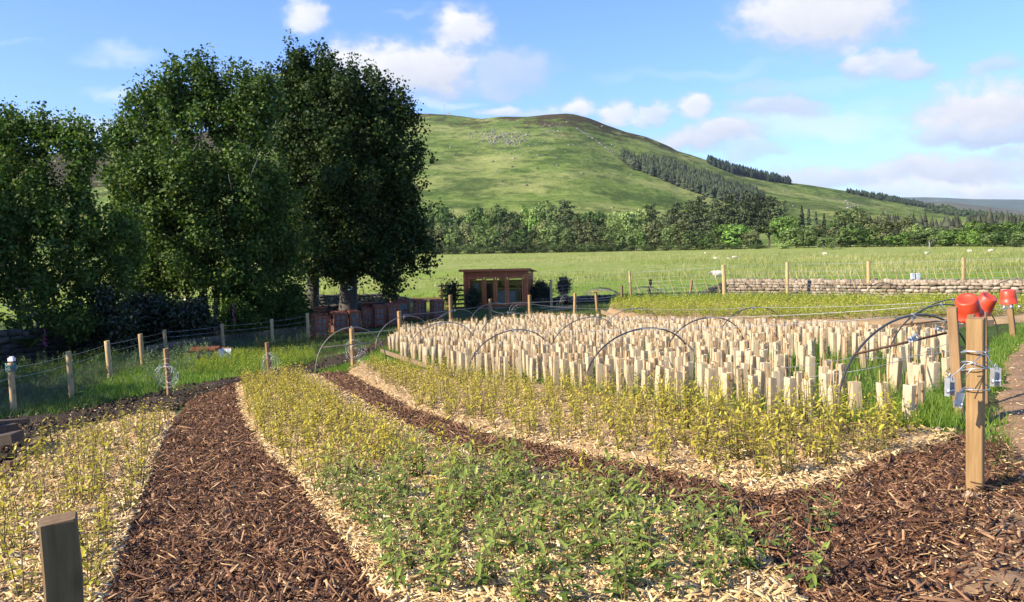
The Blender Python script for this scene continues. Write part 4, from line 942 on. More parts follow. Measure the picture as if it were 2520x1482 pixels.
def stake(label, top, base, wpx, mat, rot=.5, square=True, name="timber_post", group=None, depth=None, cat='post', sink=.2, face=False):
    p = g(*base) if depth is None else at(base[0], base[1], depth)
    t = at(top[0], top[1], p.y); w = wpx / F * p.y
    root = MB(); d = t - p; Lh = d.length
    if square:
        s = w if face else w / (abs(math.cos(rot)) + abs(math.sin(rot)))
        hx = s / 2; ch = s * .06
        prof = [(-hx + ch, -hx), (hx - ch, -hx), (hx, -hx + ch), (hx, hx - ch), (hx - ch, hx), (-hx + ch, hx), (-hx, hx - ch), (-hx, -hx + ch)]
    else:
        s = w; prof = [(w / 2 * math.cos(a), w / 2 * math.sin(a)) for a in np.linspace(0, 2 * math.pi, 13)[:-1]]
    n = len(prof); zs = [-sink, 0, Lh * .35, Lh * .7, Lh - s * .04, Lh]
    vs = []; rr_ = random.Random(int(top[0] * 7 + top[1]))
    for i, z in enumerate(zs):
        k = (.93 if i == len(zs) - 1 else 1) * (1 + rr_.uniform(-.015, .015)); ox, oy = rr_.uniform(-.02, .02) * s, rr_.uniform(-.02, .02) * s
        vs += [(x * k + ox, y * k + oy, z + (x * .06 if i == len(zs) - 1 else 0)) for x, y in prof]
    fs = [(i * n + j, i * n + (j + 1) % n, (i + 1) * n + (j + 1) % n, (i + 1) * n + j) for i in range(len(zs) - 1) for j in range(n)] + [tuple(range((len(zs) - 1) * n, len(zs) * n)), tuple(range(n))[::-1]]
    root.add(vs, fs); o = root.build(name, mat, None, False)
    if not square:
        o.data.polygons.foreach_set('use_smooth', [len(f.vertices) == 4 for f in o.data.polygons])
    o.matrix_world = Matrix.Translation(p) @ Vector((0, 0, 1)).rotation_difference(d.normalized()).to_matrix().to_4x4() @ Matrix.Rotation(rot, 4, 'Z')
    o['top'] = t; return tag(o, label, cat, group) if label else o
GP = "timber posts standing among the beds"
posts = {}
posts['near'] = stake("thick grey-brown square post cut off by the bottom edge, closest to the camera", (143, 1275), (175, 1700), 84, M_old, .46, face=True, depth=2.4, group=GP, sink=.1)
posts['a'] = stake("square post with a big wire coil hung on it beside the lush grass", (408, 858), (418, 978), 15, M_post2, .75, group=GP)
posts['b'] = stake("square post with a drooping wire coil where the bed of tea plants begins", (657, 843), (665, 936), 12, M_post2, .75, group=GP)
posts['c'] = stake("square post with a wire coil inside the first low hoop", (865, 808), (870, 904), 13, M_post, .8, group=GP)
posts['d'] = stake("post behind the hoop at the corner of the tube bed", (982, 766), (985, 829), 11, M_post, .8, group=GP)
posts['e'] = stake("post with a grey band in front of the cold frames' end", (1108, 726), (1110, 802), 10, M_post2, .7, group=GP)
posts['f'] = stake("short post standing before the summerhouse doors", (1206, 736), (1207, 786), 9, M_post2, .7, group=GP)
posts['g'] = stake("post standing before the summerhouse's right corner", (1303, 726), (1304, 792), 9, M_post, .7, group=GP)
posts['h'] = stake("post wound with loose wire right of the potted standard bush", (1415, 721), (1414, 776), 8, M_post, .7, group=GP)
posts['i'] = stake("post under the small yellow board at the corner of the back bed", (1466, 719), (1470, 766), 8, M_post, .7, group=GP)
posts['j'] = stake("dark post at the back left corner of the yellow back bed", (1530, 703), (1530, 745), 7, M_old, .7, group=GP)
posts['k'] = stake("dark post beside the heap of hoops before the low wall", (1601, 688), (1598, 734), 7.5, M_old, .7, group=GP)
posts['l'] = stake("post before the step up in the stone wall", (1703, 688), (1698, 728), 7, M_post2, .7, group=GP)
posts['r1'] = stake("tall thick square post with wire bindings on the right", (2401, 783), (2400, 1222), 53, M_post, .92, group=GP)
posts['r2'] = stake("leaning square post carrying the ends of the hoop bars, left of the wire-bound post", (2343, 757), (2362, 1042), 31, M_post2, .95, group=GP)
posts['r2b'] = stake("post half hidden behind the wire-bound post, under the tilted smaller bucket", (2422, 768), (2425, 985), 17, M_post2, .9, group=GP)
posts['r2c'] = stake("post hidden behind the wire-bound post that props the large bucket", (2390, 775), (2398, 1030), 22, M_post2, .9, group=GP)
posts['r3'] = stake("post carrying a single upright bucket by the grassy track", (2484, 742), (2494, 830), 17, M_post2, .8, group=GP)
def capboard():
    p = Vector(posts['i']['top']); b = MB(); b.box((0, 0, .02), (.30, .12, .035), None, .01)
    o = b.build("cap_board", plain("yellow_board", (.55, .33, .05), .6)); o.location = p; o.rotation_euler = (0, .05, .2); tag(o, "small yellowish board lying flat on top of a post", "board")
capboard()
def capstone():
    p = g(2390, 1238); b = MB()
    r = random.Random(4); import_v = []
    for i in range(5):
        for j in range(10):
            th = i / 4 * math.pi; ph = j / 10 * 2 * math.pi; k = r.uniform(.85, 1.1)
            import_v.append((.075 * math.sin(th) * math.cos(ph) * k, .06 * math.sin(th) * math.sin(ph) * k, .05 * math.cos(th) * k))
    b.add(import_v, [(i * 10 + j, i * 10 + (j + 1) % 10, (i + 1) * 10 + (j + 1) % 10, (i + 1) * 10 + j) for i in range(4) for j in range(10)])
    o = b.build("stone", plain("pale_stone", (.36, .28, .2), .9, 0, .3, 20, .5), None, True); o.location = p + Vector((0, 0, .02)); tag(o, "rounded pale stone at the foot of the wire-bound post", "stone")
capstone()

# ---------------------------------------------------------------- hoops over the beds
def hoop(label, L, A, Rr, rad=.0125, bar=None, mat=None, group="low hoops over the beds", yshift=0.0, clip=True):
    a, b = g(*L), g(*Rr); mid = (a + b) / 2; ap = at(A[0], A[1], mid.y + yshift); h = ap.z - mid.z
    # apex slid along the plane of the hoop
    ax = (b - a); ax.z = 0; t = (ap - mid).dot(ax) / ax.dot(ax) if ax.length > 0 else 0
    root = thing("hoop", label, "hoop", mid, 0, group); pts = []
    for i in range(33):
        th = math.pi * i / 32; s = -math.cos(th); w = math.sin(th) ** .92
        base = mid + (b - a) * (.5 * s) + (b - a) * (t * w * .8); z = base.z + h * w
        pts.append(Vector((base.x, base.y, z)) - mid)
    pts = [pts[0] - Vector((0, 0, .15))] + pts + [pts[-1] - Vector((0, 0, .15))]
    mb = MB(); mb.tube(pts, rad, 7); mb.build("pipe", mat or M_hoop, root, True)
    if clip:
        mb = MB(); q = pts[17]; mb.box(q, (.035, .035, .05), None, .006); mb.box(q + Vector((0, 0, -.04)), (.015, .02, .05)); mb.build("clip", M_zinc, root)
    if bar:
        p1 = min(pts, key=lambda p: (p + mid - at(bar[0][0], bar[0][1], (p + mid).y)).length) if True else None
        yb = bar[2] if len(bar) > 2 else (mid.y * 2 - (p1 + mid).y)
        e = at(bar[1][0], bar[1][1], yb) - mid
        mb = MB(); mb.tube([p1, e], rad * .95, 7); mb.build("crossbar", M_rust if mat is None else M_hoopg, root, True)
    root['apex'] = pts[17] + mid; return root
H = {}
H[1] = hoop("low hoop with a crossbar straddling the post with a wire coil", (777, 918), (866, 806), (951, 897), bar=((799, 858), (915, 843)), mat=M_hoopg)
H[2] = hoop("hoop at the far left corner of the tube bed", (925, 858), (985, 779), (1058, 826), mat=M_hoopg)
H[3] = hoop("hoop over the left end of the tube bed, second from its corner", (1005, 874), (1084, 794), (1168, 846), mat=M_hoopg)
H[4] = hoop("hoop at the back left of the tube bed near the cold frames", (1062, 824), (1118, 763), (1172, 797), mat=M_hoopg)
H[5] = hoop("wide hoop over the front rows of tubes, left of the largest one", (1153, 928), (1248, 813), (1354, 878))
H[6] = hoop("hoop in the middle row of the tube bed in front of the summerhouse", (1180, 844), (1243, 769), (1316, 817))
H[7] = hoop("small hoop at the back of the tube bed below the summerhouse step", (1159, 795), (1209, 747), (1258, 774), mat=M_hoopg)
H[8] = hoop("dark hoop in the middle of the tube bed left of centre", (1353, 876), (1438, 782), (1512, 826))
H[9] = hoop("largest dark hoop over the front row of tubes in the middle", (1440, 962), (1563, 809), (1702, 898), .0135)
H[10] = hoop("hoop at the back of the tube bed before the yellow bed", (1480, 832), (1554, 760), (1622, 803), mat=M_hoopg)
H[11] = hoop("dark hoop in the middle row, right of the largest one", (1638, 890), (1737, 782), (1831, 854))
H[12] = hoop("dark hoop standing against the plank edge of the yellow bed", (1768, 844), (1850, 757), (1926, 812))
H[13] = hoop("big hoop with a long rusty crossbar ending at the leaning post", (2060, 1030), (2225, 776), (2392, 925), .0135, bar=((2101, 862), (2330, 819), 8.3))
H[14] = hoop("second hoop behind the leaning post, its bar half hidden", (2185, 910), (2300, 750), (2432, 860), bar=((2220, 804), (2336, 788), 12.5))
H[15] = hoop("third hoop on the right, seen behind the red buckets", (2228, 850), (2336, 737), (2455, 822), bar=((2259, 784), (2345, 772), 16.5))
GH = "hoops at the back by the stone wall"
for L, A, Rr, lab in [((1974, 728), (2006, 692), (2047, 731), "thin hoop against the wall below the second fence post from the corner"), ((2128, 740), (2171, 696), (2211, 738), "left one of the pair of crossing hoops against the wall"), ((2140, 747), (2184, 699), (2227, 745), "front one of the pair of crossing hoops against the wall"), ((2205, 735), (2247, 690), (2283, 737), "hoop against the wall below the grey box"),
                      ((1696, 738), (1731, 700), (1772, 737), "hoop standing at the step of the wall"), ((1786, 736), (1821, 695), (1859, 736), "hoop before the first stretch of the high wall"), ((1897, 741), (1932, 701), (1970, 742), "hoop before the high wall beside a tuft of weeds"), ((1592, 726), (1612, 697), (1643, 726), "small hoop behind the dark post at the low wall"), ((2425, 750), (2500, 688), (2580, 752), "hoop above the upright bucket before the wall")]:
    hoop(lab, L, A, Rr, .016, group=GH, clip=False)
for i in range(6):
    hoop("spare pipe hoop in the heap left of the yellow bed", (1434 + i * 3, 737 - i), (1478 + i * 2.5, 708 + i * 1.5), (1520 + i * 2, 735 - i), .013, group="heap of spare hoops", clip=False, mat=M_hoopg if i % 2 else None)
for i in range(4):
    hoop("spare pipe hoop in the heap beside the dark post", (1543 + i * 3, 731 - i), (1588 + i * 3, 705 + i * 1.5), (1628 + i * 3, 731 - i), .013, group="second heap of spare hoops", clip=False, mat=M_hoopg if i % 2 else None)

# ---------------------------------------------------------------- wires
def on(p, px, py): return at(px, py, p.y)
def wirething(label, pts, rad=.0035, sag=.03, name="training_wire", group="wires strung along the hoops"):
    mb = MB(); out = []
    for a, b in zip(pts[:-1], pts[1:]):
        for k in range(8):
            t = k / 8; q = a.lerp(b, t); out.append(q - Vector((0, 0, sag * (b - a).length * 4 * t * (1 - t) * .3)))
    out.append(pts[-1]); mb.tube(out, rad, 4); o = mb.build(name, M_wire, None, True); return tag(o, label, "wire", group)
def ap(i): return Vector(H[i]['apex'])
tp = lambda k_, px, py: at(px, py, posts[k_].location.y)
wirething("wire running from the summerhouse corner post along the back hoops to the buckets", [tp('g', 1303, 748), ap(10), ap(12), tp('r3', 2330, 742)], .004)
wirething("wire from the post before the doors over the middle hoops to the half hidden post", [tp('f', 1206, 760), ap(6), ap(8), ap(11), ap(14), tp('r2b', 2422, 792)], .004)
wirething("wire over the front hoops ending on the leaning post", [tp('c', 868, 820), ap(3), ap(5), ap(9), ap(13), tp('r2', 2345, 790)], .0035)
wirething("wire along the hoops at the cold frames' side of the tube bed", [tp('d', 984, 775), ap(4), ap(7), tp('h', 1414, 738)], .004)
wirething("low slack wire among the tubes reaching the leaning post", [tp('d', 984, 812), at(1353, 872, 17), at(1600, 884, 13.5), at(1865, 908, 11), at(2100, 880, 9.5), tp('r2', 2352, 862)], .003, .06)
wirething("lower slack wire from the leaning post across the right end of the tubes", [at(1900, 935, 10), at(2150, 905, 9), tp('r2', 2350, 838)], .003, .05)
wirething("wire from the corner post to the post with the yellow board", [tp('h', 1415, 733), tp('i', 1466, 735), tp('j', 1530, 722), tp('l', 1702, 705)], .005)
wirething("wire along the back of the yellow bed", [tp('k', 1600, 712), at(1850, 752, 33), at(2150, 748, 30), tp('r3', 2484, 760)], .005)
wirething("wire sagging between the corner hoop and the post behind it", [ap(2), tp('d', 984, 800), ap(4)], .004, .15)

def coil(label, post, px, py, rpx, seed, n=11, droop=0.0):
    r = random.Random(seed); y = posts[post].location.y - .06; c = at(px, py, y); k = y / F; mb = MB()
    for i in range(n):
        R0 = rpx * k * r.uniform(.55, 1.2); ox, oz = r.gauss(0, .045), r.gauss(0, .045) - R0 * .1; t1 = r.uniform(-.5, .5); pts = []
        span = r.uniform(1.0, 1.25) * 2 * math.pi if droop == 0 else r.uniform(.8, 1.1) * 2 * math.pi
        a0 = r.uniform(0, 6.28)
        for q in range(25):
            a = a0 + span * q / 24; x = R0 * math.cos(a) * (1 - .15 * droop); z = R0 * math.sin(a) * (1 + .3 * droop) - droop * .05
            pts.append(Vector((x + ox, .03 * math.sin(a * 2 + i) + t1 * x * .3, z + oz)))
        if i % 4 == 0: pts.append(pts[-1] + Vector((r.uniform(-.2, .2), r.uniform(-.05, .05), -r.uniform(.05, .25))))
        mb.tube(pts, .0019, 4)
    o = mb.build("wire_coil", M_wire, None, True); o.location = c; tag(o, label, "wire coil", "wire coils hung on posts")
coil("round coil of pale wire hung on the post beside the lush grass", 'a', 413, 920, 25, 1, 10)
coil("drooping sheaf of loose wire on the post where the tea bed begins", 'b', 662, 888, 20, 2, 9, 1)
coil("loose wire coil hung on the post inside the first low hoop", 'c', 872, 862, 22, 3, 9)
coil("tangle of loose wire beside the summerhouse's corner post", 'g', 1280, 770, 26, 5, 5)
coil("tangle of loose wire at the post right of the potted bush", 'h', 1398, 752, 26, 4, 6, 1)

# wire bindings and strainers on the right-hand posts
def bindings():
    p = posts['r1']; y = p.location.y; k = y / F
    def loop(cx, cy, w, tilt):
        c = at(cx, cy, y); pts = []
        for q in range(21):
            a = 2 * math.pi * q / 20; pts.append(Vector((c.x + w * k * math.cos(a), y + w * k * math.sin(a), c.z + tilt * math.cos(a) + .01 * math.sin(2 * a))))
        return pts
    mb = MB()
    for cy, tl in ((862, .012), (868, -.01), (897, -.02), (903, .02), (955, .012)): mb.tube(loop(2400, cy, 31, tl), .0035, 5, False)
    q0 = at(2372, 898, y - .1); mb.tube([q0, at(2392, 895, y - .13), at(2420, 870, y - .09)], .0035, 5); mb.tube([at(2405, 893, y - .11), at(2385, 915, y - .1), at(2374, 935, y - .08)], .003, 5)
    o = mb.build("wire_binding", M_wire, None, True); tag(o, "twisted wire bindings wound round the thick post", "wire", "wires and strainers of the right-hand posts")
    lines = [("wire leading from the thick post down to the upper left strainer", [(2376, 895), (2356, 915), (2337, 930)], 5.0), ("wire leading from the thick post to the low strainer", [(2398, 955), (2376, 957), (2362, 966)], 5.0), ("wire leading from the thick post to the strainer over the track", [(2424, 866), (2438, 890), (2446, 908)], 5.05)]
    for lab, pp, yy in lines:
        wirething(lab, [at(a, b, yy) for a, b in pp], .003, .01, "strainer_wire", "wires and strainers of the right-hand posts")
    def strainer(label, px, py, yy, hpx, rz, lean=0.0, dark=False):
        c = at(px, py, yy); hh = hpx * yy / F; root = thing("wire_strainer", label, "wire strainer", c, rz, "wires and strainers of the right-hand posts"); root.rotation_euler = (0, lean, rz)
        w = hh * .42; mb = MB()
        for s in (-1, 1): mb.box((s * w * .5, 0, 0), (.003, w * .75, hh), None, .001)
        mb.box((0, w * .33, 0), (w, .003, hh * .96)); mb.build("bracket", M_zinc, root)
        mb = MB(); mb.lathe([(0, -w * .62), (w * .26, -w * .62), (w * .26, -w * .45), (w * .14, -w * .4), (w * .14, w * .4), (w * .26, w * .45), (w * .26, w * .62), (0, w * .62)], 12, Matrix.Translation((0, -w * .12, -hh * .22)) @ Matrix.Rotation(math.pi / 2, 4, 'Y'))
        mb.build("spool", M_zinc, root, True)
        mb = MB(); mb.tube([(.0, -w * .12, hh * .5), (w * .2, 0, hh * .62), (0, 0, hh * .72), (-w * .2, 0, hh * .6), (0, -w * .1, hh * .45)], .0028, 5); mb.build("ring", M_wire, root)
    strainer("metal wire strainer hanging left of the thick post, the upper of two", 2337, 952, 4.95, 46, .5)
    strainer("small white strainer with a notch against the thick post, the lower of two", 2360, 985, 4.98, 40, -.4, .2)
    strainer("wire strainer hanging to the right of the thick post over the track", 2450, 928, 5.0, 46, .2)
    strainer("strainer lying along the long rusty crossbar", 2247, 833, 8.0, 26, .3, 1.2)
    strainer("strainer tied in the wire above the long rusty crossbar", 2312, 810, 8.1, 24, .2, 1.9)
bindings()

# ---------------------------------------------------------------- buckets
def bucket(label, px, py, y, rb, rt, h, axis):
    c = at(px, py, y); z = Vector(axis).normalized(); x = z.orthogonal().normalized(); yv = z.cross(x)
    root = thing("bucket", label, "bucket", (0, 0, 0), 0, "red buckets upturned on posts")
    root.matrix_world = Matrix.Translation(c) @ Matrix((x, yv, z)).transposed().to_4x4()
    t = .004; mb = MB(); n = 40
    prof = [(0, h - .008), (rb * .62, h - .008), (rb * .68, h), (rb * .93, h), (rb, h - .01), (rb + (rt - rb) * .5, h * .5), (rt, .016), (rt + .009, .014), (rt + .010, 0), (rt - t, 0), (rb + (rt - rb) * .5 - t, h * .5), (rb - t, h - .016), (0, h - .018)]
    mb.lathe(prof, n); o = mb.build("shell", M_red, root, True)
    mb = MB(); pts = []
    for q in range(15):
        a = math.pi * q / 14; pts.append((rt * 1.02 * math.cos(a), .02 + rt * 1.0 * math.sin(a), -.01 - .05 * math.sin(a)))
    mb.tube(pts, .003, 5); mb.build("handle", M_wire, root, True)
    for s in (-1, 1):
        mb = MB(); mb.box((s * rt * 1.02, .02, .012), (.02, .03, .03), None, .005); mb.build("ear", M_red, root)
    return root
bucket("large red bucket tilted to the left between the two front posts", 2385, 775, 8.5, .105, .128, .21, (-.38, -.40, .83))
bucket("smaller-looking red bucket tilted to the right behind the larger one", 2413, 763, 9.9, .098, .12, .20, (.26, -.46, .85))
bucket("upright red bucket alone on the post by the track", 2482, 746, 16.8, .135, .165, .265, (-.10, -.05, .99))
def bottlecap():
    c = at(2482, 752, 16.6)
    mb = MB(); r = random.Random(3)
    for i in range(5):
        a = r.uniform(0, 6.28); mb.tube([(.0, 0, .02), (.10 * math.cos(a), .05 * math.sin(a) - .08, -.05), (.2 * math.cos(a), -.1, -.03)], .005, 5)
    for s in (-.16, -.02, .14): mb.lathe([(0, -.03), (.025, -.03), (.028, .0), (.02, .03), (0, .03)], 10, Matrix.Translation((s, -.12, -.02)))
    o = mb.build("insulator_bundle", M_zinc, None, True); o.location = c; tag(o, "bundle of clear insulators dangling under the upright bucket", "insulator")
bottlecap()

# ---------------------------------------------------------------- dry stone walls
def stonemat(name, stops):
    m, nt, b, o = nodes(name)
    r = island(nt); f = noise(nt, texco(nt), 9, 5, .7); r2 = math_(nt, 'ADD', math_(nt, 'MULTIPLY', r, .75), math_(nt, 'MULTIPLY', f, .25))
    col = ramp(nt, stops, r2); lich = maprange(nt, noise(nt, texco(nt), 16, 4), .6, .72)
    nt.links.new(mixc(nt, math_(nt, 'MULTIPLY', lich, .45 if 'moss' not in name else .2), col, (.42, .40, .33)), b.inputs['Base Color'])
    b.inputs['Roughness'].default_value = .95; bump(nt, b, noise(nt, texco(nt), 30, 5), .7, .02); return m
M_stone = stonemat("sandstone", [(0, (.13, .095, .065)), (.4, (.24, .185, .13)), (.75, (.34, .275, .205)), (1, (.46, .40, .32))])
M_dstone = stonemat("mossy_stone", [(0, (.016, .016, .012)), (.5, (.038, .036, .028)), (.85, (.08, .074, .058)), (1, (.17, .16, .13))])  # mossy stone with the deep tree shade put into its colours
_sb = bmesh.new(); bmesh.ops.create_cube(_sb, size=2); bmesh.ops.subdivide_edges(_sb, edges=_sb.edges, cuts=1, use_grid_fill=True)
_sb.verts.ensure_lookup_table(); SB = np.array([v.co[:] for v in _sb.verts]); SF = np.array([[v.index for v in f.verts] for f in _sb.faces]); _sb.free()
SB = SB / (np.abs(SB) ** 5).sum(1)[:, None] ** (1 / 5.0)
def stone_wall(name, label, path, hts, thick, mat, seed, course=.13, slen=.30, cope=.20, cat='wall', tiltc=.45):
    """path: ground points; hts: height at each; stones laid in courses with upright cope stones"""
    r = np.random.default_rng(seed); P = np.array([p[:3] for p in path]); Hh = np.array(hts)
    seg = np.linalg.norm(np.diff(P[:, :2], axis=0), axis=1); S = np.concatenate([[0], np.cumsum(seg)]); Ltot = S[-1]
    def where(s): return np.array([np.interp(s, S, P[:, i]) for i in range(3)]), np.interp(s, S, Hh)
    def dirn(s):
        a = where(max(0, s - .2))[0]; b = where(min(Ltot, s + .2))[0]; d = b - a; d[2] = 0; return d / np.linalg.norm(d)
    Vs = []; c0 = P[0].copy()
    def put(s, z, hl, hh, ht, rx=0.0, oy=0.0):
        p, _ = where(s); d = dirn(s); nrm = np.array([-d[1], d[0], 0]); J = r.uniform(.86, 1.1, (26, 3)) * SB
        X = J * np.array([hl, ht, hh]); c, s_ = math.cos(rx), math.sin(rx); X = np.stack([X[:, 0] * c - X[:, 2] * s_, X[:, 1], X[:, 0] * s_ + X[:, 2] * c], 1)
        Vs.append(p + d * X[:, 0:1] + nrm * (X[:, 1:2] + oy) + np.array([0, 0, 1]) * (X[:, 2:3] + z) - c0)
    z = -.05; hmax = Hh.max()
    while z < hmax:
        ch = course * r.uniform(.75, 1.3); s = r.uniform(-.1, .1)
        while s < Ltot:
            l = slen * r.uniform(.45, 1.6); h = where(min(s + l / 2, Ltot))[1]; bt = 1 - .25 * max(0, z) / hmax
            if z + ch * .5 < h - cope * .4:
                hv = ch * r.uniform(.8, 1.08)
                for sd in (-1, 1): put(s + l / 2, z + ch / 2 + r.normal(0, .012), l * .51, hv * .54, thick * .28 * r.uniform(.85, 1.15), r.normal(0, .06), sd * thick * .27 * bt + r.normal(0, .012))
            s += l
        z += ch
    s = 0
    while s < Ltot and cope > 0:
        l = r.uniform(.07, .16); h = where(s)[1]
        put(s, h - cope * .35 + r.normal(0, .02), l * .58, cope * r.uniform(.45, .68), thick * .42, tiltc + r.normal(0, .14)); s += l * 1.02
    n = len(Vs); V = np.concatenate(Vs); Fa = (SF[None] + (np.arange(n) * 26)[:, None, None]).reshape(-1, 4)
    o = npmesh(name, V, Fa, mat, smooth=True); o.location = c0
    # dark heart of the wall
    return tag(o, label, cat)
gw = [g(1795, 729), g(2000, 732), g(2200, 736), g(2400, 739), g(2640, 743)]
hh_ = [at(a, b, p.y).z - p.z for (a, b), p in zip([(1795, 688), (2000, 689), (2200, 690), (2400, 690), (2640, 690)], gw)]
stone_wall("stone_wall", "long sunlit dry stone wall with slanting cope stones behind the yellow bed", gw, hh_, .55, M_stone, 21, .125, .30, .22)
gl = [g(1318, 752), g(1450, 742), g(1600, 735), g(1720, 731), g(1792, 729)]
hl_ = [at(a, b, p.y).z - p.z for (a, b), p in zip([(1318, 736), (1450, 729), (1600, 723), (1720, 720), (1792, 692)], gl)]
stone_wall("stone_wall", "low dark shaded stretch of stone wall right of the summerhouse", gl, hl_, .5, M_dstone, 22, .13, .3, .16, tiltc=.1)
gb = [g(-60, 905), g(103, 885), g(205, 872), g(318, 858), g(457, 835), g(537, 824), g(668, 805), g(776, 793), g(867, 783), g(960, 776)]
hb_ = [at(a, b, p.y).z - p.z for (a, b), p in zip([(-60, 822), (103, 809), (205, 812), (318, 805), (457, 789), (537, 781), (668, 763), (776, 755), (867, 748), (960, 742)], gb)]
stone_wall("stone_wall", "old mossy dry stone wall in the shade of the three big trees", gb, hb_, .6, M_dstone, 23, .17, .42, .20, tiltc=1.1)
gc = [at(790, 755, 49), at(840, 752, 51.5), at(950, 748, 53), at(1010, 745, 54), at(1090, 742, 54)]
for p in gc: p.z = float(Z(p.x, p.y))
hc_ = [at(a, b, p.y).z - p.z for (a, b), p in zip([(790, 727), (840, 727), (905, 724), (960, 735), (1090, 738)], gc)]
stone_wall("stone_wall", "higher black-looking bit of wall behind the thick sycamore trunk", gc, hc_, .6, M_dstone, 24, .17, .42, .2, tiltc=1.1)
def mossy_wall_bits():
    for px, py, lab in [(135, 812, "yellow-green cushion of moss on the old wall beside the maroon roof"), (350, 801, "mound of moss on the old wall below the reddish shrub")]:
        p = at(px, py, 24); y = float(np.interp(px, [103, 205, 318, 457], [q.y for q in gb[1:5]])); p = at(px, py, y); b = bmesh.new(); bmesh.ops.create_icosphere(b, subdivisions=3, radius=1)
        r = random.Random(px)
        for v in b.verts: v.co = Vector((v.co.x * .42, v.co.y * .26, v.co.z * .13)) * (1 + .14 * math.sin(v.co.x * 9 + v.co.y * 7))
        me = bpy.data.meshes.new("moss"); b.to_mesh(me); b.free(); me.materials.append(plain("moss", (.14, .15, .025), 1, 0, .5, 20, .8)); me.polygons.foreach_set('use_smooth', [True] * len(me.polygons))
        o = bpy.data.objects.new("moss_cushion", me); COL.objects.link(o); o.location = p; tag(o, lab, "moss")
mossy_wall_bits()

# ---------------------------------------------------------------- fences
M_net = plain("chicken_wire", (.30, .31, .32), .5, .5, .1)
def left_fence():
    pts = [((26, 893), (34, 1018), 15), ((168, 865), (176, 972), 13), ((263, 839), (271, 925), 13), ((345, 822), (352, 901), 11), ((404, 812), (409, 873), 9), ((546, 797), (550, 857), 8), ((668, 785), (671, 845), 8), ((756, 771), (760, 836), 8)]
    p0 = g(*pts[0][1]); root = thing("wire_fence", "post and wire fence with fine netting along the shaded left edge of the garden", "fence", p0)
    inv = Matrix.Translation(-p0); tops = []; bases = []
    for t, b, w in pts:
        o = stake(None, t, b, w, M_round, .3, False, "post"); tops.append(Vector(o['top'])); bases.append(o.matrix_world.translation.copy()); mw = o.matrix_world.copy(); o.parent = root; o.matrix_world = inv @ mw if False else mw; o.matrix_parent_inverse = Matrix.Identity(4); o.matrix_local = inv @ mw
    def line(f0, name):
        mb = MB(); P = [b.lerp(t, f0) - p0 for b, t in zip(bases, tops)]
        P = [P[0] + (P[0] - P[1]) * 1.2] + P; out = []
        for a, b in zip(P[:-1], P[1:]):
            out += [a.lerp(b, k / 4) - Vector((0, 0, .02 * (1 - (k / 2 - 1) ** 2))) for k in range(4)]
        mb.tube(out + [P[-1]], .0035, 4); mb.build(name, M_wire, root, True)
    line(.90, "strand"); line(.70, "strand")
    # netting: fine diagonal mesh up to about half the height
    vs = []; fs = []
    B = [bases[0] + (bases[0] - bases[1]) * 1.2] + bases; T = [tops[0] + (tops[0] - tops[1]) * 1.2] + tops
    for i in range(len(B) - 1):
        b0, b1 = B[i] - p0, B[i + 1] - p0; h0, h1 = (T[i] - B[i]) * .55, (T[i + 1] - B[i + 1]) * .55; Ls = (b1 - b0).length; nx = max(4, int(Ls / .075)); hz = h0.length; k = max(1, int(hz / .075))
        for sgn in (1, -1):
            for j in range(-k, nx + k):
                a, c = (j, j + k) if sgn > 0 else (j + k, j)
                u0, u1, w0, w1 = a / nx, c / nx, 0.0, 1.0
                # trim to the panel
                def clip(u0, w0, u1, w1):
                    if u0 > u1: u0, w0, u1, w1 = u1, w1, u0, w0
                    if u1 <= 0 or u0 >= 1: return None
                    if u0 < 0: w0 = w0 + (w1 - w0) * (-u0) / (u1 - u0); u0 = 0
                    if u1 > 1: w1 = w0 + (w1 - w0) * (1 - u0) / (u1 - u0); u1 = 1
                    return u0, w0, u1, w1
                q = clip(u0, w0, u1, w1)
                if not q: continue
                A = b0.lerp(b1, q[0]) + h0.lerp(h1, q[0]) * q[1]; Cc = b0.lerp(b1, q[2]) + h0.lerp(h1, q[2]) * q[3]; n = Vector((0, 0, .0024)); o = len(vs)
                vs += [A - n, A + n, Cc + n, Cc - n]; fs.append((o, o + 1, o + 2, o + 3))
    mb = MB(); mb.add(vs, fs); mb.build("netting", M_net, root)
    # blue-green rope bundle on the first post
    mb = MB(); r = random.Random(2); t0 = tops[0] - p0
    for i in range(9):
        a = r.uniform(0, 6.28); mb.tube([t0 + Vector((.07 * math.cos(a + q * .5), .07 * math.sin(a + q * .5), -.02 - .012 * i + .02 * math.sin(q))) for q in range(14)], .006, 4)
    o = mb.build("rope_bundle", plain("teal_rope", (.10, .22, .22), .8), None, True); o.location = p0; tag(o, "bundle of teal rope wound on top of the first round fence post", "rope")
    mb = MB(); mb.box((0, 0, 0), (.10, .07, .05), None, .012); mb.box((0, 0, .035), (.06, .05, .02), None, .01); o = mb.build("plastic_pot", plain("white_plastic", (.75, .74, .76), .4)); o.location = tops[0] + Vector((.02, 0, .05)); tag(o, "small white plastic tub lying on the rope-topped fence post", "tub")
left_fence()
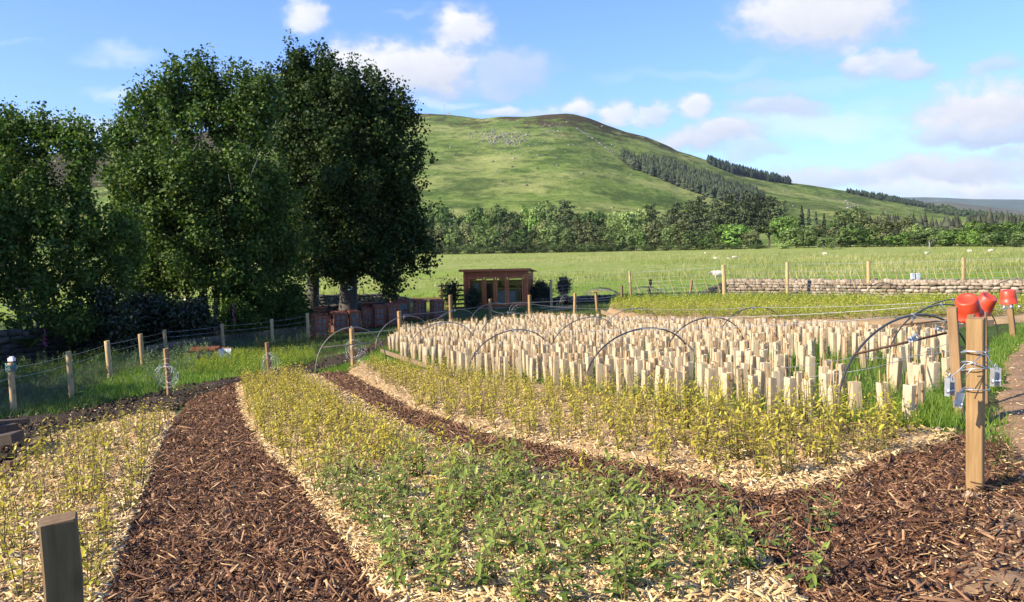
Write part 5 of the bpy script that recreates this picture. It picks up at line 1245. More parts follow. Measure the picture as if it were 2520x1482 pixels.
def far_fence():
    pts = [((1356, 688), (1357, 748), 6, 42), ((1549, 667), (1553, 717), 6, 43), ((1780, 652), (1783, 700), 9.5, 41), ((1937, 645), (1938, 692), 8.5, 40.3), ((2137, 643), (2138, 692), 8.5, 38.5), ((2371, 634), (2371, 692), 8.5, 36.5), ((2640, 626), (2640, 692), 9, 34.5)]
    P = []
    root = thing("stock_fence", "wire stock fence with new posts and slanting droppers behind the long stone wall", "fence", at(1780, 700, 41))
    p0 = Vector(root.location); inv = Matrix.Translation(-p0); tops = []; bases = []
    for t, b, w, y in pts:
        bp = at(b[0], b[1], y); bp.z = float(Z(bp.x, y)) ; tpnt = at(t[0], t[1], y); d = tpnt - bp
        mb = MB(); n = 10; mb.tube([bp - p0 - Vector((0, 0, .2)), bp - p0 + d * .5, tpnt - p0], [w / F * y / 2] * 3, 10); mb.build("post", M_round, root, False); tops.append(tpnt); bases.append(bp)
    def between(i, u, f): return bases[i].lerp(bases[i + 1], u).lerp(tops[i].lerp(tops[i + 1], u), f) - p0
    nseg = len(pts) - 1
    for f in (.94, .74, .62, .50, .40, .30, .2):
        mb = MB(); mb.tube([between(i, u, f) for i in range(nseg) for u in (0, .25, .5, .75)] + [tops[-1].lerp(bases[-1], 1 - f) - p0], .006 if f > .8 else .0045, 4); mb.build("strand", M_wire, root, True)
    for i in range(nseg):
        mb = MB(); m = int((bases[i + 1] - bases[i]).length / .3)
        for k in range(1, m): mb.tube([between(i, k / m, .2), between(i, k / m, .74)], .003, 3)
        mb.build("stay_wire", M_wire, root)
    r = random.Random(5)
    for i, m in [(1, 8), (2, 9), (3, 12), (4, 12), (5, 13)]:
        for k in range(m):
            u = (k + .35 + r.uniform(-.15, .15)) / m; Ls = (bases[i + 1] - bases[i]).length; du = .24 / Ls
            mb = MB(); a = between(i, u, .72 + r.uniform(-.04, .04)); b = between(i, u + du, .27 + r.uniform(-.03, .03)); mb.bar(a, b, .028, .02); mb.build("dropper", M_round, root)
far_fence()
def fence_box():
    y = 37.2; p = at(2252, 680, y); root = thing("energiser_box", "small pale grey metal box of two panels on the fence above the stone wall", "box", p)
    for s, nm in ((-.10, "door_panel"), (.13, "door_panel")):
        mb = MB(); mb.box((s, 0, 0), (.17, .12, .28), None, .01); mb.box((s, -.065, .09), (.12, .01, .015)); mb.build(nm, plain("grey_enamel", (.50, .55, .58), .5), root)
    mb = MB(); mb.bar((.015, .05, -.6), (.015, .05, .18), .04); mb.build("post", M_old, root)
fence_box()

# ---------------------------------------------------------------- summerhouse
M_cedar = wood("red_stained_cladding", (.34, .080, .030), (.58, .165, .062), grain=(1.5, 20, 24), rough=.6)
M_trim = wood("red_stained_trim", (.42, .11, .036), (.68, .23, .082), grain=(18, 18, 1.5), rough=.55)
M_felt = plain("roofing_felt", (.05, .05, .05), .95)
def glassmat():
    m, nt, b, o = nodes("window_glass")
    gl = nt.nodes.new('ShaderNodeBsdfGlossy'); gl.inputs['Roughness'].default_value = .03; gl.inputs[0].default_value = (.9, .95, 1, 1)
    tr = nt.nodes.new('ShaderNodeBsdfTransparent'); tr.inputs[0].default_value = (.88, .92, .91, 1)
    fr = nt.nodes.new('ShaderNodeFresnel'); fr.inputs[0].default_value = 1.45
    mx = nt.nodes.new('ShaderNodeMixShader'); nt.links.new(fr.outputs[0], mx.inputs[0]); nt.links.new(tr.outputs[0], mx.inputs[1]); nt.links.new(gl.outputs[0], mx.inputs[2]); nt.links.new(mx.outputs[0], o.inputs[0]); return m
M_glass = glassmat()
def summerhouse():
    p = g(1143, 760); y = p.y; k = y / F; Wd = (1301 - 1143) * k / math.cos(R(9)); Ht = at(1143, 668, y).z - p.z; Dp = 2.1
    root = thing("summerhouse", "red-brown timber summerhouse with glazed double doors at the end of the garden", "summerhouse", p, R(-9) + ROLL * 0)
    HB_ = Ht * .90
    def P(name, boxes, mat, par=None, ch=0.0):
        mb = MB()
        for c, s in boxes: mb.box(c, s, None, ch)
        return mb.build(name, mat, par or root)
    fl = .14
    P("floor", [((Wd / 2, Dp / 2, fl / 2), (Wd, Dp, fl))], M_old)
    # cladding of the front: lapped boards round the openings
    def boards(x0, x1, z0, z1, yy, th=.03):
        out = []; z = z0
        while z < z1 - .01:
            h = min(.115, z1 - z); out.append((((x0 + x1) / 2, yy + (0.004 if int(z * 100) % 2 else 0), z + h / 2), (x1 - x0, th, h - .008))); z += h
        return out
    fx = lambda f: f * Wd
    top, bot = Ht * .80, Ht * .13
    front = boards(0, fx(.075), fl, Ht - .02, 0) + boards(fx(.93), Wd, fl, Ht - .02, 0) + boards(fx(.075), fx(.93), top + .05, Ht - .02, 0) + boards(fx(.075), fx(.315), fl, bot, 0) + boards(fx(.68), fx(.93), fl, bot, 0)
    wl = P("front_wall", front, M_cedar)
    P("corner_trim", [((fx(f), -.025, (Ht + fl) / 2), (.05, .03, Ht - fl)) for f in (.012, .32, .672, .988)], M_trim, wl)
    # side and back walls
    bk = boards(0, Wd, fl, 1.44, Dp) + boards(0, Wd, 1.66, HB_, Dp) + boards(0, fx(.08), 1.44, 1.66, Dp) + boards(fx(.45), fx(.55), 1.44, 1.66, Dp) + boards(fx(.92), Wd, 1.44, 1.66, Dp)
    P("back_wall", bk, M_cedar)
    def side(x, name, win):
        mb = MB(); z = fl
        while z < HB_:
            h = .115
            spans = [(0, Dp)] if not (win and .55 < z < Ht * .78) else [(0, .22), (.80, .98), (1.55, Dp)]
            for a, b in spans: mb.box((x, (a + b) / 2, z + h / 2), (.03, b - a, h - .008))
            z += h
        return mb.build(name, M_cedar, root)
    side(0, "side_wall", False); sw = side(Wd, "side_wall", True)
    for a, b in ((.22, .80), (.98, 1.55)):
        f = P("window", [((Wd + .02, a + .025, 1.1), (.05, .05, 1.15)), ((Wd + .02, b - .025, 1.1), (.05, .05, 1.15)), ((Wd + .02, (a + b) / 2, .55), (.05, b - a - .1, .05)), ((Wd + .02, (a + b) / 2, Ht * .77), (.05, b - a - .1, .05))], M_trim)
        P("pane", [((Wd + .01, (a + b) / 2, 1.1), (.006, b - a - .08, 1.1))], M_glass, f)
    def leafdoor(name, x0, x1, g0, g1, zb, zt, handle=None):
        zf0, zf1 = (fl + .02 if name == "door" else bot), top + .05
        f = P(name, [(((x0 + g0) / 2, -.012, (zf0 + zf1) / 2), (g0 - x0, .06, zf1 - zf0)), (((x1 + g1) / 2, -.012, (zf0 + zf1) / 2), (x1 - g1, .06, zf1 - zf0)), (((g0 + g1) / 2, -.012, (zt + zf1) / 2), (g1 - g0, .055, zf1 - zt)), (((g0 + g1) / 2, -.012, (zb + zf0) / 2), (g1 - g0, .055, zb - zf0))], M_trim, None, .008)
        P("pane", [(((g0 + g1) / 2, -.005, (zb + zt) / 2), (g1 - g0 + .02, .006, zt - zb + .02))], M_glass, f)
        if handle:
            mb = MB(); mb.bar((handle, -.07, 1.0), (handle + .10, -.07, 1.0), .018); mb.bar((handle, -.04, 1.0), (handle, -.075, 1.0), .02); mb.box((handle, -.045, .98), (.035, .01, .16)); mb.build("handle", plain("brass", (.45, .33, .12), .3, .9), f)
    leafdoor("window", fx(.075), fx(.305), fx(.095), fx(.288), bot + .05, top - .03)
    leafdoor("door", fx(.335), fx(.495), fx(.355), fx(.468), Ht * .13, top - .02)
    leafdoor("door", fx(.503), fx(.662), fx(.525), fx(.640), Ht * .13, top - .02, fx(.512))
    leafdoor("window", fx(.685), fx(.925), fx(.708), fx(.905), bot + .05, top - .03)
    # pent roof falling to the back
    mb = MB(); ov = .17; th = .06
    zf, zb = Ht + .03, HB_ + .02; vs = [(-ov, -.22, zf), (Wd + ov, -.22, zf), (Wd + ov, Dp + .15, zb), (-ov, Dp + .15, zb)]; vs += [(a, b, c + th) for a, b, c in vs]
    mb.add(vs, [(0, 3, 2, 1), (4, 5, 6, 7), (0, 1, 5, 4), (1, 2, 6, 5), (2, 3, 7, 6), (3, 0, 4, 7)]); rf = mb.build("roof", M_felt, root)
    mb = MB(); mb.box((Wd / 2, -.24, zf + .015), (Wd + 2 * ov + .04, .025, .13)); mb.bar((Wd + ov + .013, -.226, zf + .015), (Wd + ov + .013, Dp + .15, zb + .015), .025, .13, (1, 0, 0)); mb.bar((-ov - .013, -.226, zf + .015), (-ov - .013, Dp + .15, zb + .015), .025, .13, (1, 0, 0))
    mb.box((Wd * .44, -.262, zf + .03), (.05, .02, .20)); mb.build("fascia", M_trim, rf)
    st = P("step", [((Wd * .47, -.5, .06), (Wd * .46, .5, .035)), ((Wd * .47, -.74, .02), (Wd * .44, .04, .10)), ((Wd * .47, -.30, .02), (Wd * .44, .04, .10))], M_board)
    # inside
    def inside(name, label, cat, boxes, mat, ch=.01):
        mb = MB()
        for c, s in boxes: mb.box(c, s, None, ch)
        o = mb.build(name, mat); o.matrix_world = root_m @ Matrix.Identity(4); tag(o, label, cat); return o
    root_m = Matrix.Translation(p) @ Matrix.Rotation(R(-9), 4, 'Z')
    wp = plain("cream_paint", (.62, .60, .53), .6)
    cab = thing("cabinet", "white painted cabinet standing inside the summerhouse behind the doors", "cabinet", root_m @ Vector((fx(.62), 1.0, fl + .005)), R(-9))
    mb = MB(); mb.box((0, 0, .36), (1.05, .5, .72), None, .01); mb.build("carcass", wp, cab)
    mb = MB(); mb.box((0, 0, .74), (1.12, .56, .035), None, .01); mb.build("top", plain("worktop", (.40, .38, .34), .5), cab)
    for s in (-1, 1):
        mb = MB(); mb.box((s * .26, -.262, .36), (.48, .018, .64), None, .005); d = mb.build("door", plain("cream_paint_front", (.56, .54, .48), .6), cab)
        mb = MB(); mb.lathe([(0, -.02), (.015, -.02), (.02, 0), (0, 0)], 10, Matrix.Translation((s * .07, -.29, .4)) @ Matrix.Rotation(math.pi / 2, 4, 'X')); mb.build("knob", M_zinc, d, True)
    t = inside("easel_sign", "white folding easel standing in the right-hand window of the summerhouse", "easel", [((fx(.86), .35, fl + .5), (.02, .03, .9))], wp)
    inside("fire_bucket", "small red box on a shelf inside the right-hand window of the summerhouse", "box", [((fx(.88), .75, .95), (.22, .2, .3)), ((fx(.88), .75, 1.12), (.24, .22, .03)), ((fx(.88), .64, 1.0), (.10, .02, .03)), ((fx(.88), .9, .47), (.35, .25, .66))], plain("red_box_paint", (.35, .03, .02), .5))
    inside("folded_chair", "pale folded chair leaning inside the left-hand window of the summerhouse", "chair", [((fx(.13), .5, .75), (.03, .05, 1.2)), ((fx(.20), .5, .75), (.03, .05, 1.2)), ((fx(.165), .47, 1.2), (.22, .02, .25)), ((fx(.165), .45, .75), (.24, .03, .3))], plain("pale_chair", (.45, .46, .48), .5))
    inside("wall_shelf", "dark shelf with boxes against the back of the summerhouse", "shelf", [((fx(.55), 1.9, 1.08), (1.1, .2, .03)), ((fx(.48), 1.88, 1.2), (.16, .14, .2)), ((fx(.58), 1.88, 1.17), (.12, .12, .15)), ((fx(.30), 1.88, .7), (.3, .2, 1.0))], M_old)
summerhouse()

# trellis fence left of the summerhouse and the low rail
def rails():
    y = g(1143, 760).y + .4; k = y / F
    root = thing("slatted_fence", "weathered open slatted fence panel left of the summerhouse", "fence", at(1087, 765, y)); p0 = Vector(root.location)
    for px, t in ((1087, 699), (1120, 696)):
        mb = MB(); mb.bar(at(px, 768, y) - p0 - Vector((0, 0, .2)), at(px, t, y) - p0, .10); mb.build("post", M_old, root)
    for i, py in enumerate((704, 716, 728, 739, 749, 759)):
        mb = MB(); a, b = at(1079, py, y - .06) - p0, at(1143, py - 1.5, y - .06) - p0; mb.bar(a, b, .10, .03, (0, 1, 0)); mb.build("rail", M_old, root)
    r2 = thing("rail_fence", "low single rail fence behind the last cold frames", "fence", at(1016, 755, y + 1)); p0 = Vector(r2.location)
    for px in (1019, 1068, 1085):
        mb = MB(); mb.bar(at(px, 765, y + 1) - p0, at(px, 730, y + 1) - p0, .10); mb.build("post", M_old, r2)
    mb = MB(); mb.bar(at(1008, 735, y + .9) - p0, at(1090, 734, y + .9) - p0, .09, .03, (0, 1, 0)); mb.build("rail", M_old, r2)
    gate = stake("old grey gatepost standing behind the large arched cold frame", (963, 730), (964, 760), 8, M_old, .5, depth=y + 1.5)
    stake("thin dark fence stake in the meadow edge left of the thick trunk", (777 + 117, 712), (895, 745), 3.5, M_old, .5, depth=57)
rails()
# plants round the summerhouse
ysh = g(1143, 760).y
shrub("bush", "clipped dark round bush in front of the summerhouse's left window", 1162, 764, 17, 50, ysh - .7, M_darkshrub, 81, .07, 46)
shrub("bush", "dark conical shrub against the summerhouse's right side", 1332, 756, 18, 60, ysh + .2, M_darkshrub, 82, .08, 60)
shrub("standard_bush", "reddish standard bush with a round head in the black pot", 1388, 752, 13, 62, ysh - .5, leafmat("reddish_leaf", [(0, (.03, .03, .014)), (.6, (.075, .06, .03)), (1, (.16, .11, .06))], .25, .5), 83, .07, 60, trunk=True)
shrub("climbing_shrub", "thin straggly shrub growing through the slatted fence", 1112, 764, 16, 78, ysh - .1, M_darkshrub, 84, .10, 9)
def pot():
    p = at(1387, 758, ysh - .5); p.z = float(Z(p.x, p.y)); mb = MB(); mb.lathe([(0, 0), (.24, 0), (.31, .36), (.335, .37), (.335, .41), (.30, .41), (.29, .34), (0, .33)], 20); o = mb.build("plant_pot", plain("black_plastic", (.02, .02, .022), .5), None, True); o.location = p; tag(o, "black plastic pot holding the round-headed standard bush", "pot")
    y0 = ysh - 1.2
    for a, b, lab in [((1330, 762), (1420, 757), "plank lying on the ground by the black pot"), ((1385, 748), (1500, 742), "long plank raised in front of the heap of hoops"), ((1345, 769), (1410, 763), "second plank lying flat in front of the black pot")]:
        pa, pb = g(*a), g(*b); mb = MB(); mb.bar((0, 0, .08), pb - pa + Vector((0, 0, .08)), .22, .05, (0, 0, 1)); o = mb.build("plank", M_board); o.location = pa; tag(o, lab, "plank", "planks lying by the summerhouse")
pot()
def edging():
    def run(label, pts, h, mat=M_board, th=.04, cut=None):
        P = [g(*q) for q in pts]; root = thing("edging_board", label, "edging board", P[0], 0, "timber boards edging the beds")
        for a, b in zip(P[:-1], P[1:]):
            mb = MB(); mb.bar(a - P[0] + Vector((0, 0, h / 2)), b - P[0] + Vector((0, 0, h / 2)), th, h); mb.build("plank", mat, root)
        for q in P[1:-1]:
            mb = MB(); mb.box(q - P[0] + Vector((0, -.05, h * .45)), (.07, .05, h + .12)); mb.build("peg", M_old, root)
    run("long plank edging along the front of the yellow back bed", [(1480, 772), (1560, 800), (1700, 810), (2000, 819), (2240, 812), (2445, 802)], .16)
    run("plank retaining the raised strip before the mossy wall", [(360, 868), (500, 846), (668, 826), (760, 812)], .22)
    run("plank at the left side of the tube bed", [(938, 868), (1010, 893), (1090, 920), (1135, 930)], .10)
    run("grey weathered plank along the left edge of the near chip bed", [(98, 1094), (30, 1172), (-60, 1240)], .10, M_old, .05)
edging()
def sleepers():
    M_sl = wood("old_sleeper", (.05, .032, .02), (.15, .10, .06), grain=(3, 20, 20))
    for i, (a, b, w, lab) in enumerate([((-60, 1092), (44, 1075), 24, "bottom sleeper of the stack at the left edge"), ((-60, 1066), (28, 1052), 24, "middle sleeper of the stack at the left edge"), ((-60, 1046), (50, 1036), 12, "top board of the sleeper stack at the left edge")]):
        y = 8.3; pa, pb = at(a[0], a[1], y), at(b[0], b[1], y + .35 * i); h = w * y / F
        mb = MB(); mb.bar((0, 0, 0), pb - pa, .22, h, (0, 0, 1)); o = mb.build("timber_sleeper", M_sl); o.location = pa; tag(o, lab, "sleeper", "stack of old sleepers")
sleepers()

# ---------------------------------------------------------------- cold frames
M_cf = wood("orange_stained_timber", (.17, .042, .018), (.32, .092, .036), grain=(16, 16, 1.6), rough=.6)
def polymat():
    m, nt, b, o = nodes("dusty_polycarbonate")
    f = noise(nt, texco(nt), 4, 4); nt.links.new(ramp(nt, [(.3, (.14, .14, .14)), (.7, (.27, .27, .27))], f), b.inputs['Base Color']); b.inputs['Roughness'].default_value = .25
    tr = nt.nodes.new('ShaderNodeBsdfTransparent'); tr.inputs[0].default_value = (.8, .82, .85, 1); mx = nt.nodes.new('ShaderNodeMixShader'); mx.inputs[0].default_value = .45
    nt.links.new(b.outputs[0], mx.inputs[1]); nt.links.new(tr.outputs[0], mx.inputs[2]); nt.links.new(mx.outputs[0], o.inputs[0]); return m
M_poly = polymat()
def cold_frame(label, x0, x1, ytop, ybase, lid='closed', rz=.6, lean=0.0, split=2, arch=False):
    p = g((x0 + x1) / 2, ybase); k = p.y / F; wp_ = (x1 - x0) * k; h = (ybase - ytop) * k
    c, s = abs(math.cos(rz)), abs(math.sin(rz)); w = wp_ / (c + s * .8); d = w * .8
    root = thing("cold_frame", label, "cold frame", p + Vector((0, d * .4, 0)), rz, "cold frames standing in a row before the mossy wall"); root.rotation_euler = (0, lean, rz)
    b = .045
    def bars(name, L, par=root, t=b):
        mb = MB()
        for a, e in L: mb.bar(a, e, t)
        return mb.build(name, M_cf, par)
    hf, hb = h * .93, h
    X, Y = w / 2, d / 2
    bars("frame", [((sx * X, sy * Y, -.03), (sx * X, sy * Y, hb if sy > 0 else hf)) for sx in (-1, 1) for sy in (-1, 1)] + [((-X, -Y, z), (X, -Y, z)) for z in (.06, hf)] + [((-X, Y, z), (X, Y, z)) for z in (.06, hb)] + [((sx * X, -Y, .06), (sx * X, Y, .06)) for sx in (-1, 1)] + [((sx * X, -Y, hf), (sx * X, Y, hb)) for sx in (-1, 1)])
    def panel(name, o, ux, uz, n1, n2):
        """a framed panel: o corner, ux and uz its sides"""
        o, ux, uz = Vector(o), Vector(ux), Vector(uz); L = []
        for i in range(1, n1 + 1): L.append((o + uz * (i / (n1 + 1)), o + ux + uz * (i / (n1 + 1))))
        for i in range(1, n2 + 1): L.append((o + ux * (i / (n2 + 1)), o + ux * (i / (n2 + 1)) + uz))
        L += [(o + uz * .06, o + ux + uz * .06), (o + uz * .95, o + ux + uz * .95), (o + ux * .08, o + ux * .08 + uz), (o + ux * .92, o + ux * .92 + uz)]
        f = bars(name, L, root, .034); mb = MB(); nn = ux.cross(uz).normalized() * .004
        q = [o + nn, o + ux + nn, o + ux + uz + nn, o + uz + nn, o - nn, o + ux - nn, o + ux + uz - nn, o + uz - nn]
        mb.add(q, [(0, 1, 2, 3), (4, 7, 6, 5), (0, 4, 5, 1), (1, 5, 6, 2), (2, 6, 7, 3), (3, 7, 4, 0)]); mb.build("pane", M_poly, f)
    panel("door", (-X + .03, -Y, .07), (w - .06, 0, 0), (0, 0, hf - .1), split, 1 if split > 1 else 0)
    panel("side_panel", (-X, Y - .03, .07), (0, -(d - .06), 0), (0, 0, hf - .1), 2, 0)
    panel("side_panel", (X, -Y + .03, .07), (0, d - .06, 0), (0, 0, hf - .1), 2, 0)
    panel("back_panel", (X - .03, Y, .07), (-(w - .06), 0, 0), (0, 0, hb - .1), 1, 0)
    if arch:
        mb = MB(); n = 8; pts = [(-X + 2 * X * i / n, -Y, hf + .10 * math.sin(math.pi * i / n)) for i in range(n + 1)]
        for a, e in zip(pts[:-1], pts[1:]): mb.bar(a, e, .05)
        for q in pts[1:-1]: mb.bar(q, (q[0], Y, q[2] + .04), .03)
        mb.build("lid", M_cf, root)
    else:
        ang = {'closed': .0, 'open': .75, 'half': -.35}[lid]; o = Vector((-X, Y, hb + .02)); dv = Vector((0, -d * math.cos(ang), d * math.sin(ang) - (hb - hf) * (lid == 'closed')))
        if lid == 'half': o = Vector((-X - .1, Y + .05, hb + .05)); dv = Vector((0, -d * .95, .16))
        panel("lid", o, (w, 0, 0), dv, 1, 2)
    return root
CFS = [("tall cold frame in the sun nearest the camera with its lid propped open", 764, 806, 775, 834, 'open', .62, .06, 2, 0), ("cold frame with a flat glazed top, second from the sunlit one", 811, 853, 768, 821, 'closed', .55, .03, 2, 0), ("plain cold frame, third along the row", 850, 886, 764, 816, 'closed', .7, .0, 1, 0),
       ("cold frame with a slatted lid lying askew on it", 890, 928, 757, 805, 'half', .65, .04, 2, 0), ("narrow cold frame squeezed beside the one with the askew lid", 915, 947, 752, 804, 'closed', .5, .04, 2, 0), ("cold frame behind the hoop in the middle of the row", 947, 978, 748, 801, 'closed', .65, .03, 2, 0),
       ("largest cold frame with an arched top", 969, 1007, 740, 788, 'closed', .35, .02, 1, 1), ("cold frame with three panes up its front, right of the arched one", 1017, 1047, 738, 787, 'closed', .6, .05, 2, 0), ("last cold frame of the row beside the slatted fence", 1058, 1091, 739, 785, 'closed', .55, .03, 2, 0)]
for lab, x0, x1, yt, yb, lid, rz, ln, spl, ar in CFS: cold_frame(lab, x0, x1, yt, yb, lid, rz, ln, spl, bool(ar))
def lone_panel():
    p = g(1012, 784); mb = MB(); root = thing("glazed_panel", "loose narrow glazed panel leaning on the arched cold frame", "panel", p, .3); root.rotation_euler = (0, .08, .3)
    for a, e in [((-.14, 0, 0), (-.14, 0, .95)), ((.14, 0, 0), (.14, 0, .95)), ((-.14, 0, .03), (.14, 0, .03)), ((-.14, 0, .5), (.14, 0, .5)), ((-.14, 0, .93), (.14, 0, .93))]: mb.bar(a, e, .035)
    f = mb.build("frame", M_cf, root); mb = MB(); mb.box((0, 0, .48), (.26, .008, .88)); mb.build("pane", M_poly, f)
    # a cold frame lying on its side in the weeds
    p = g(500, 884); k = p.y / F; root = thing("fallen_cold_frame", "orange cold frame lying on its side in the weeds", "cold frame", p, .12); w = 62 * k; h = 24 * k; mb = MB()
    for sx in (-.5, .5):
        for sy in (0, .45): mb.bar((sx * w, sy, 0), (sx * w, sy, h), .045)
        mb.bar((sx * w, 0, h), (sx * w, .45, h), .045)
    for sy in (0, .45): mb.bar((-.5 * w, sy, h), (.5 * w, sy, h), .06); mb.bar((-.5 * w, sy, .03), (.5 * w, sy, .03), .05)
    mb.bar((0, 0, 0), (0, 0, h), .04); f = mb.build("frame", M_cf, root); mb = MB(); mb.box((0, 0, h * .5), (w * .96, .008, h * .9)); mb.box((0, .22, h - .01), (w * .9, .38, .008)); mb.build("pane", M_poly, f)
    p = g(551, 880); root = thing("white_tray", "white board tilted against the fallen cold frame", "tray", p, .15); root.rotation_euler = (-.5, 0, .15); mb = MB(); mb.box((0, 0, .10), (33 * k, .02, .34), None, .004); mb.build("sheet", plain("white_sheet", (.62, .66, .74), .4), root)
    mb = MB(); mb.box((-17 * k, -.002, .10), (.035, .03, .36)); mb.box((0, -.002, .285), (33 * k, .03, .03)); mb.build("frame", M_cf, root)
lone_panel()
def trunk_sign():
    y = 38.6; p = at(861.5, 708, y); root = thing("sign", "small pale teal sign nailed to the thick sycamore trunk", "sign", p, .05); w = 11 * y / F; h = 12 * y / F
    mb = MB(); mb.box((0, 0, 0), (w, .02, h), None, .004); mb.build("board", plain("teal_sign_paint", (.16, .30, .29), .5), root)
    wl = plain("sign_lettering", (.55, .66, .64), .5); mb = MB()
    for z, a, b in ((.07, -.02, .09), (.03, -.01, .10), (-.05, -.08, .09), (-.085, -.06, .07)): mb.box(((a + b) / 2, -.0125, z), (b - a, .004, .022))
    mb.box((-.07, -.0125, .05), (.045, .004, .07)); mb.build("lettering", wl, root)
trunk_sign()
def maroon_roof():
    y = gb[1].y + 1.3; p = at(118, 806, y); root = thing("tool_shed", "low shed with a dark maroon sheet roof behind the mossy wall at the left", "shed", p, .15); k = y / F
    mm = plain("maroon_sheet", (.055, .012, .020), .5); mb = MB(); n = 16
    for i in range(n): mb.box((.05 + i * 66 * k / n, .25, .02 - i * .003 + 16 * k * .5), (66 * k / n - .012, .03, 16 * k))
    mb.build("roof", mm, root); mb = MB(); mb.box((33 * k, .9, -.35), (66 * k, 1.2, .9)); mb.build("wall", M_old, root)
    mb = MB(); mb.box((8 * k, .8, 22 * k), (20 * k, .3, 12 * k), None, .02); mb.build("chimney", plain("grey_block", (.10, .105, .10)), root)
maroon_roof()

# ---------------------------------------------------------------- sheep
def sheep_mesh():
    bm = bmesh.new()
    def ell(c, r, sub=2):
        m = Matrix.Translation(c) @ Matrix.Diagonal((*r, 1)); bmesh.ops.create_icosphere(bm, subdivisions=sub, radius=1, matrix=m)
    ell((0, 0, .55), (.46, .235, .245), 3); ell((.30, 0, .58), (.2, .2, .22)); ell((-.33, 0, .57), (.2, .21, .21)); ell((.50, 0, .62), (.16, .11, .13)); ell((.64, 0, .60), (.14, .075, .085)); ell((.74, 0, .565), (.07, .05, .055))
    for s in (-1, 1):
        ell((.58, s * .10, .665), (.035, .075, .02)); ell((.27, s * .12, .35), (.07, .06, .16)); ell((.27, s * .12, .17), (.034, .034, .18)); ell((-.31, s * .12, .38), (.10, .07, .16)); ell((-.34, s * .12, .16), (.036, .036, .17))
    ell((-.54, 0, .5), (.05, .05, .14))
    me = bpy.data.meshes.new("sheep"); bm.to_mesh(me); bm.free(); o = bpy.data.objects.new("sheep", me); COL.objects.link(o)
    md = o.modifiers.new("r", 'REMESH'); md.mode = 'VOXEL'; md.voxel_size = .022; md.use_smooth_shade = True
    m2 = o.modifiers.new("s", 'SMOOTH'); m2.iterations = 3; m2.factor = .5
    m, nt, b, oo = nodes("fleece"); sx = nt.nodes.new('ShaderNodeSeparateXYZ'); nt.links.new(texco(nt), sx.inputs[0])
    face = maprange(nt, sx.outputs[0], .55, .60); legs = maprange(nt, sx.outputs[2], .24, .20); f = math_(nt, 'MAXIMUM', face, legs)
    wool = ramp(nt, [(.3, (.50, .43, .34)), (.7, (.72, .66, .56))], noise(nt, texco(nt), 18, 4)); nt.links.new(mixc(nt, math_(nt, 'MULTIPLY', f, .75), wool, (.10, .085, .075)), b.inputs['Base Color']); b.inputs['Roughness'].default_value = 1
    bump(nt, b, noise(nt, texco(nt), 40, 4), .8, .02); me.materials.append(m); return o
sheep0 = sheep_mesh()
SH = [(1768, 691, 3.25, "sheep grazing close behind the first round fence post", 1.05, None), (1736, 628, 1.3, "lone sheep facing the camera far out by the wood", 1, None), (1808, 637, .3, "sheep lying in the long grass right of the lone one", 1, 'lie'), (1760, 638, 2.0, "small-looking lying sheep left of two others in the long grass", .8, 'lie'), (2030, 628, 2.8, "sheep near the small thorn trees", 1, 'lie'),
      (2281, 627, .4, "sheep resting below the bare dead tree", 1, 'lie'), (2386, 621, 3.0, "sheep resting below the brightest green tree", .95, 'lie'), (2438, 621, .1, "sheep resting in the field near the right edge of the wood", 1.1, 'lie'), (1792, 638, 2.9, "lamb beside the lying sheep in the long grass", .55, 'lie')]
for i, (px, py, rz, lab, s, lie) in enumerate(SH):
    o = sheep0 if i == 0 else sheep0.copy()
    if i: COL.objects.link(o)
    q = g(px, py); o.location = q - Vector((0, 0, .22 * s)) if lie else q; o.rotation_euler = (0, 0, rz); o.scale = (s * (1.0 if i == 0 else .95),) * 3; tag(o, lab, "sheep", "sheep in the meadow")
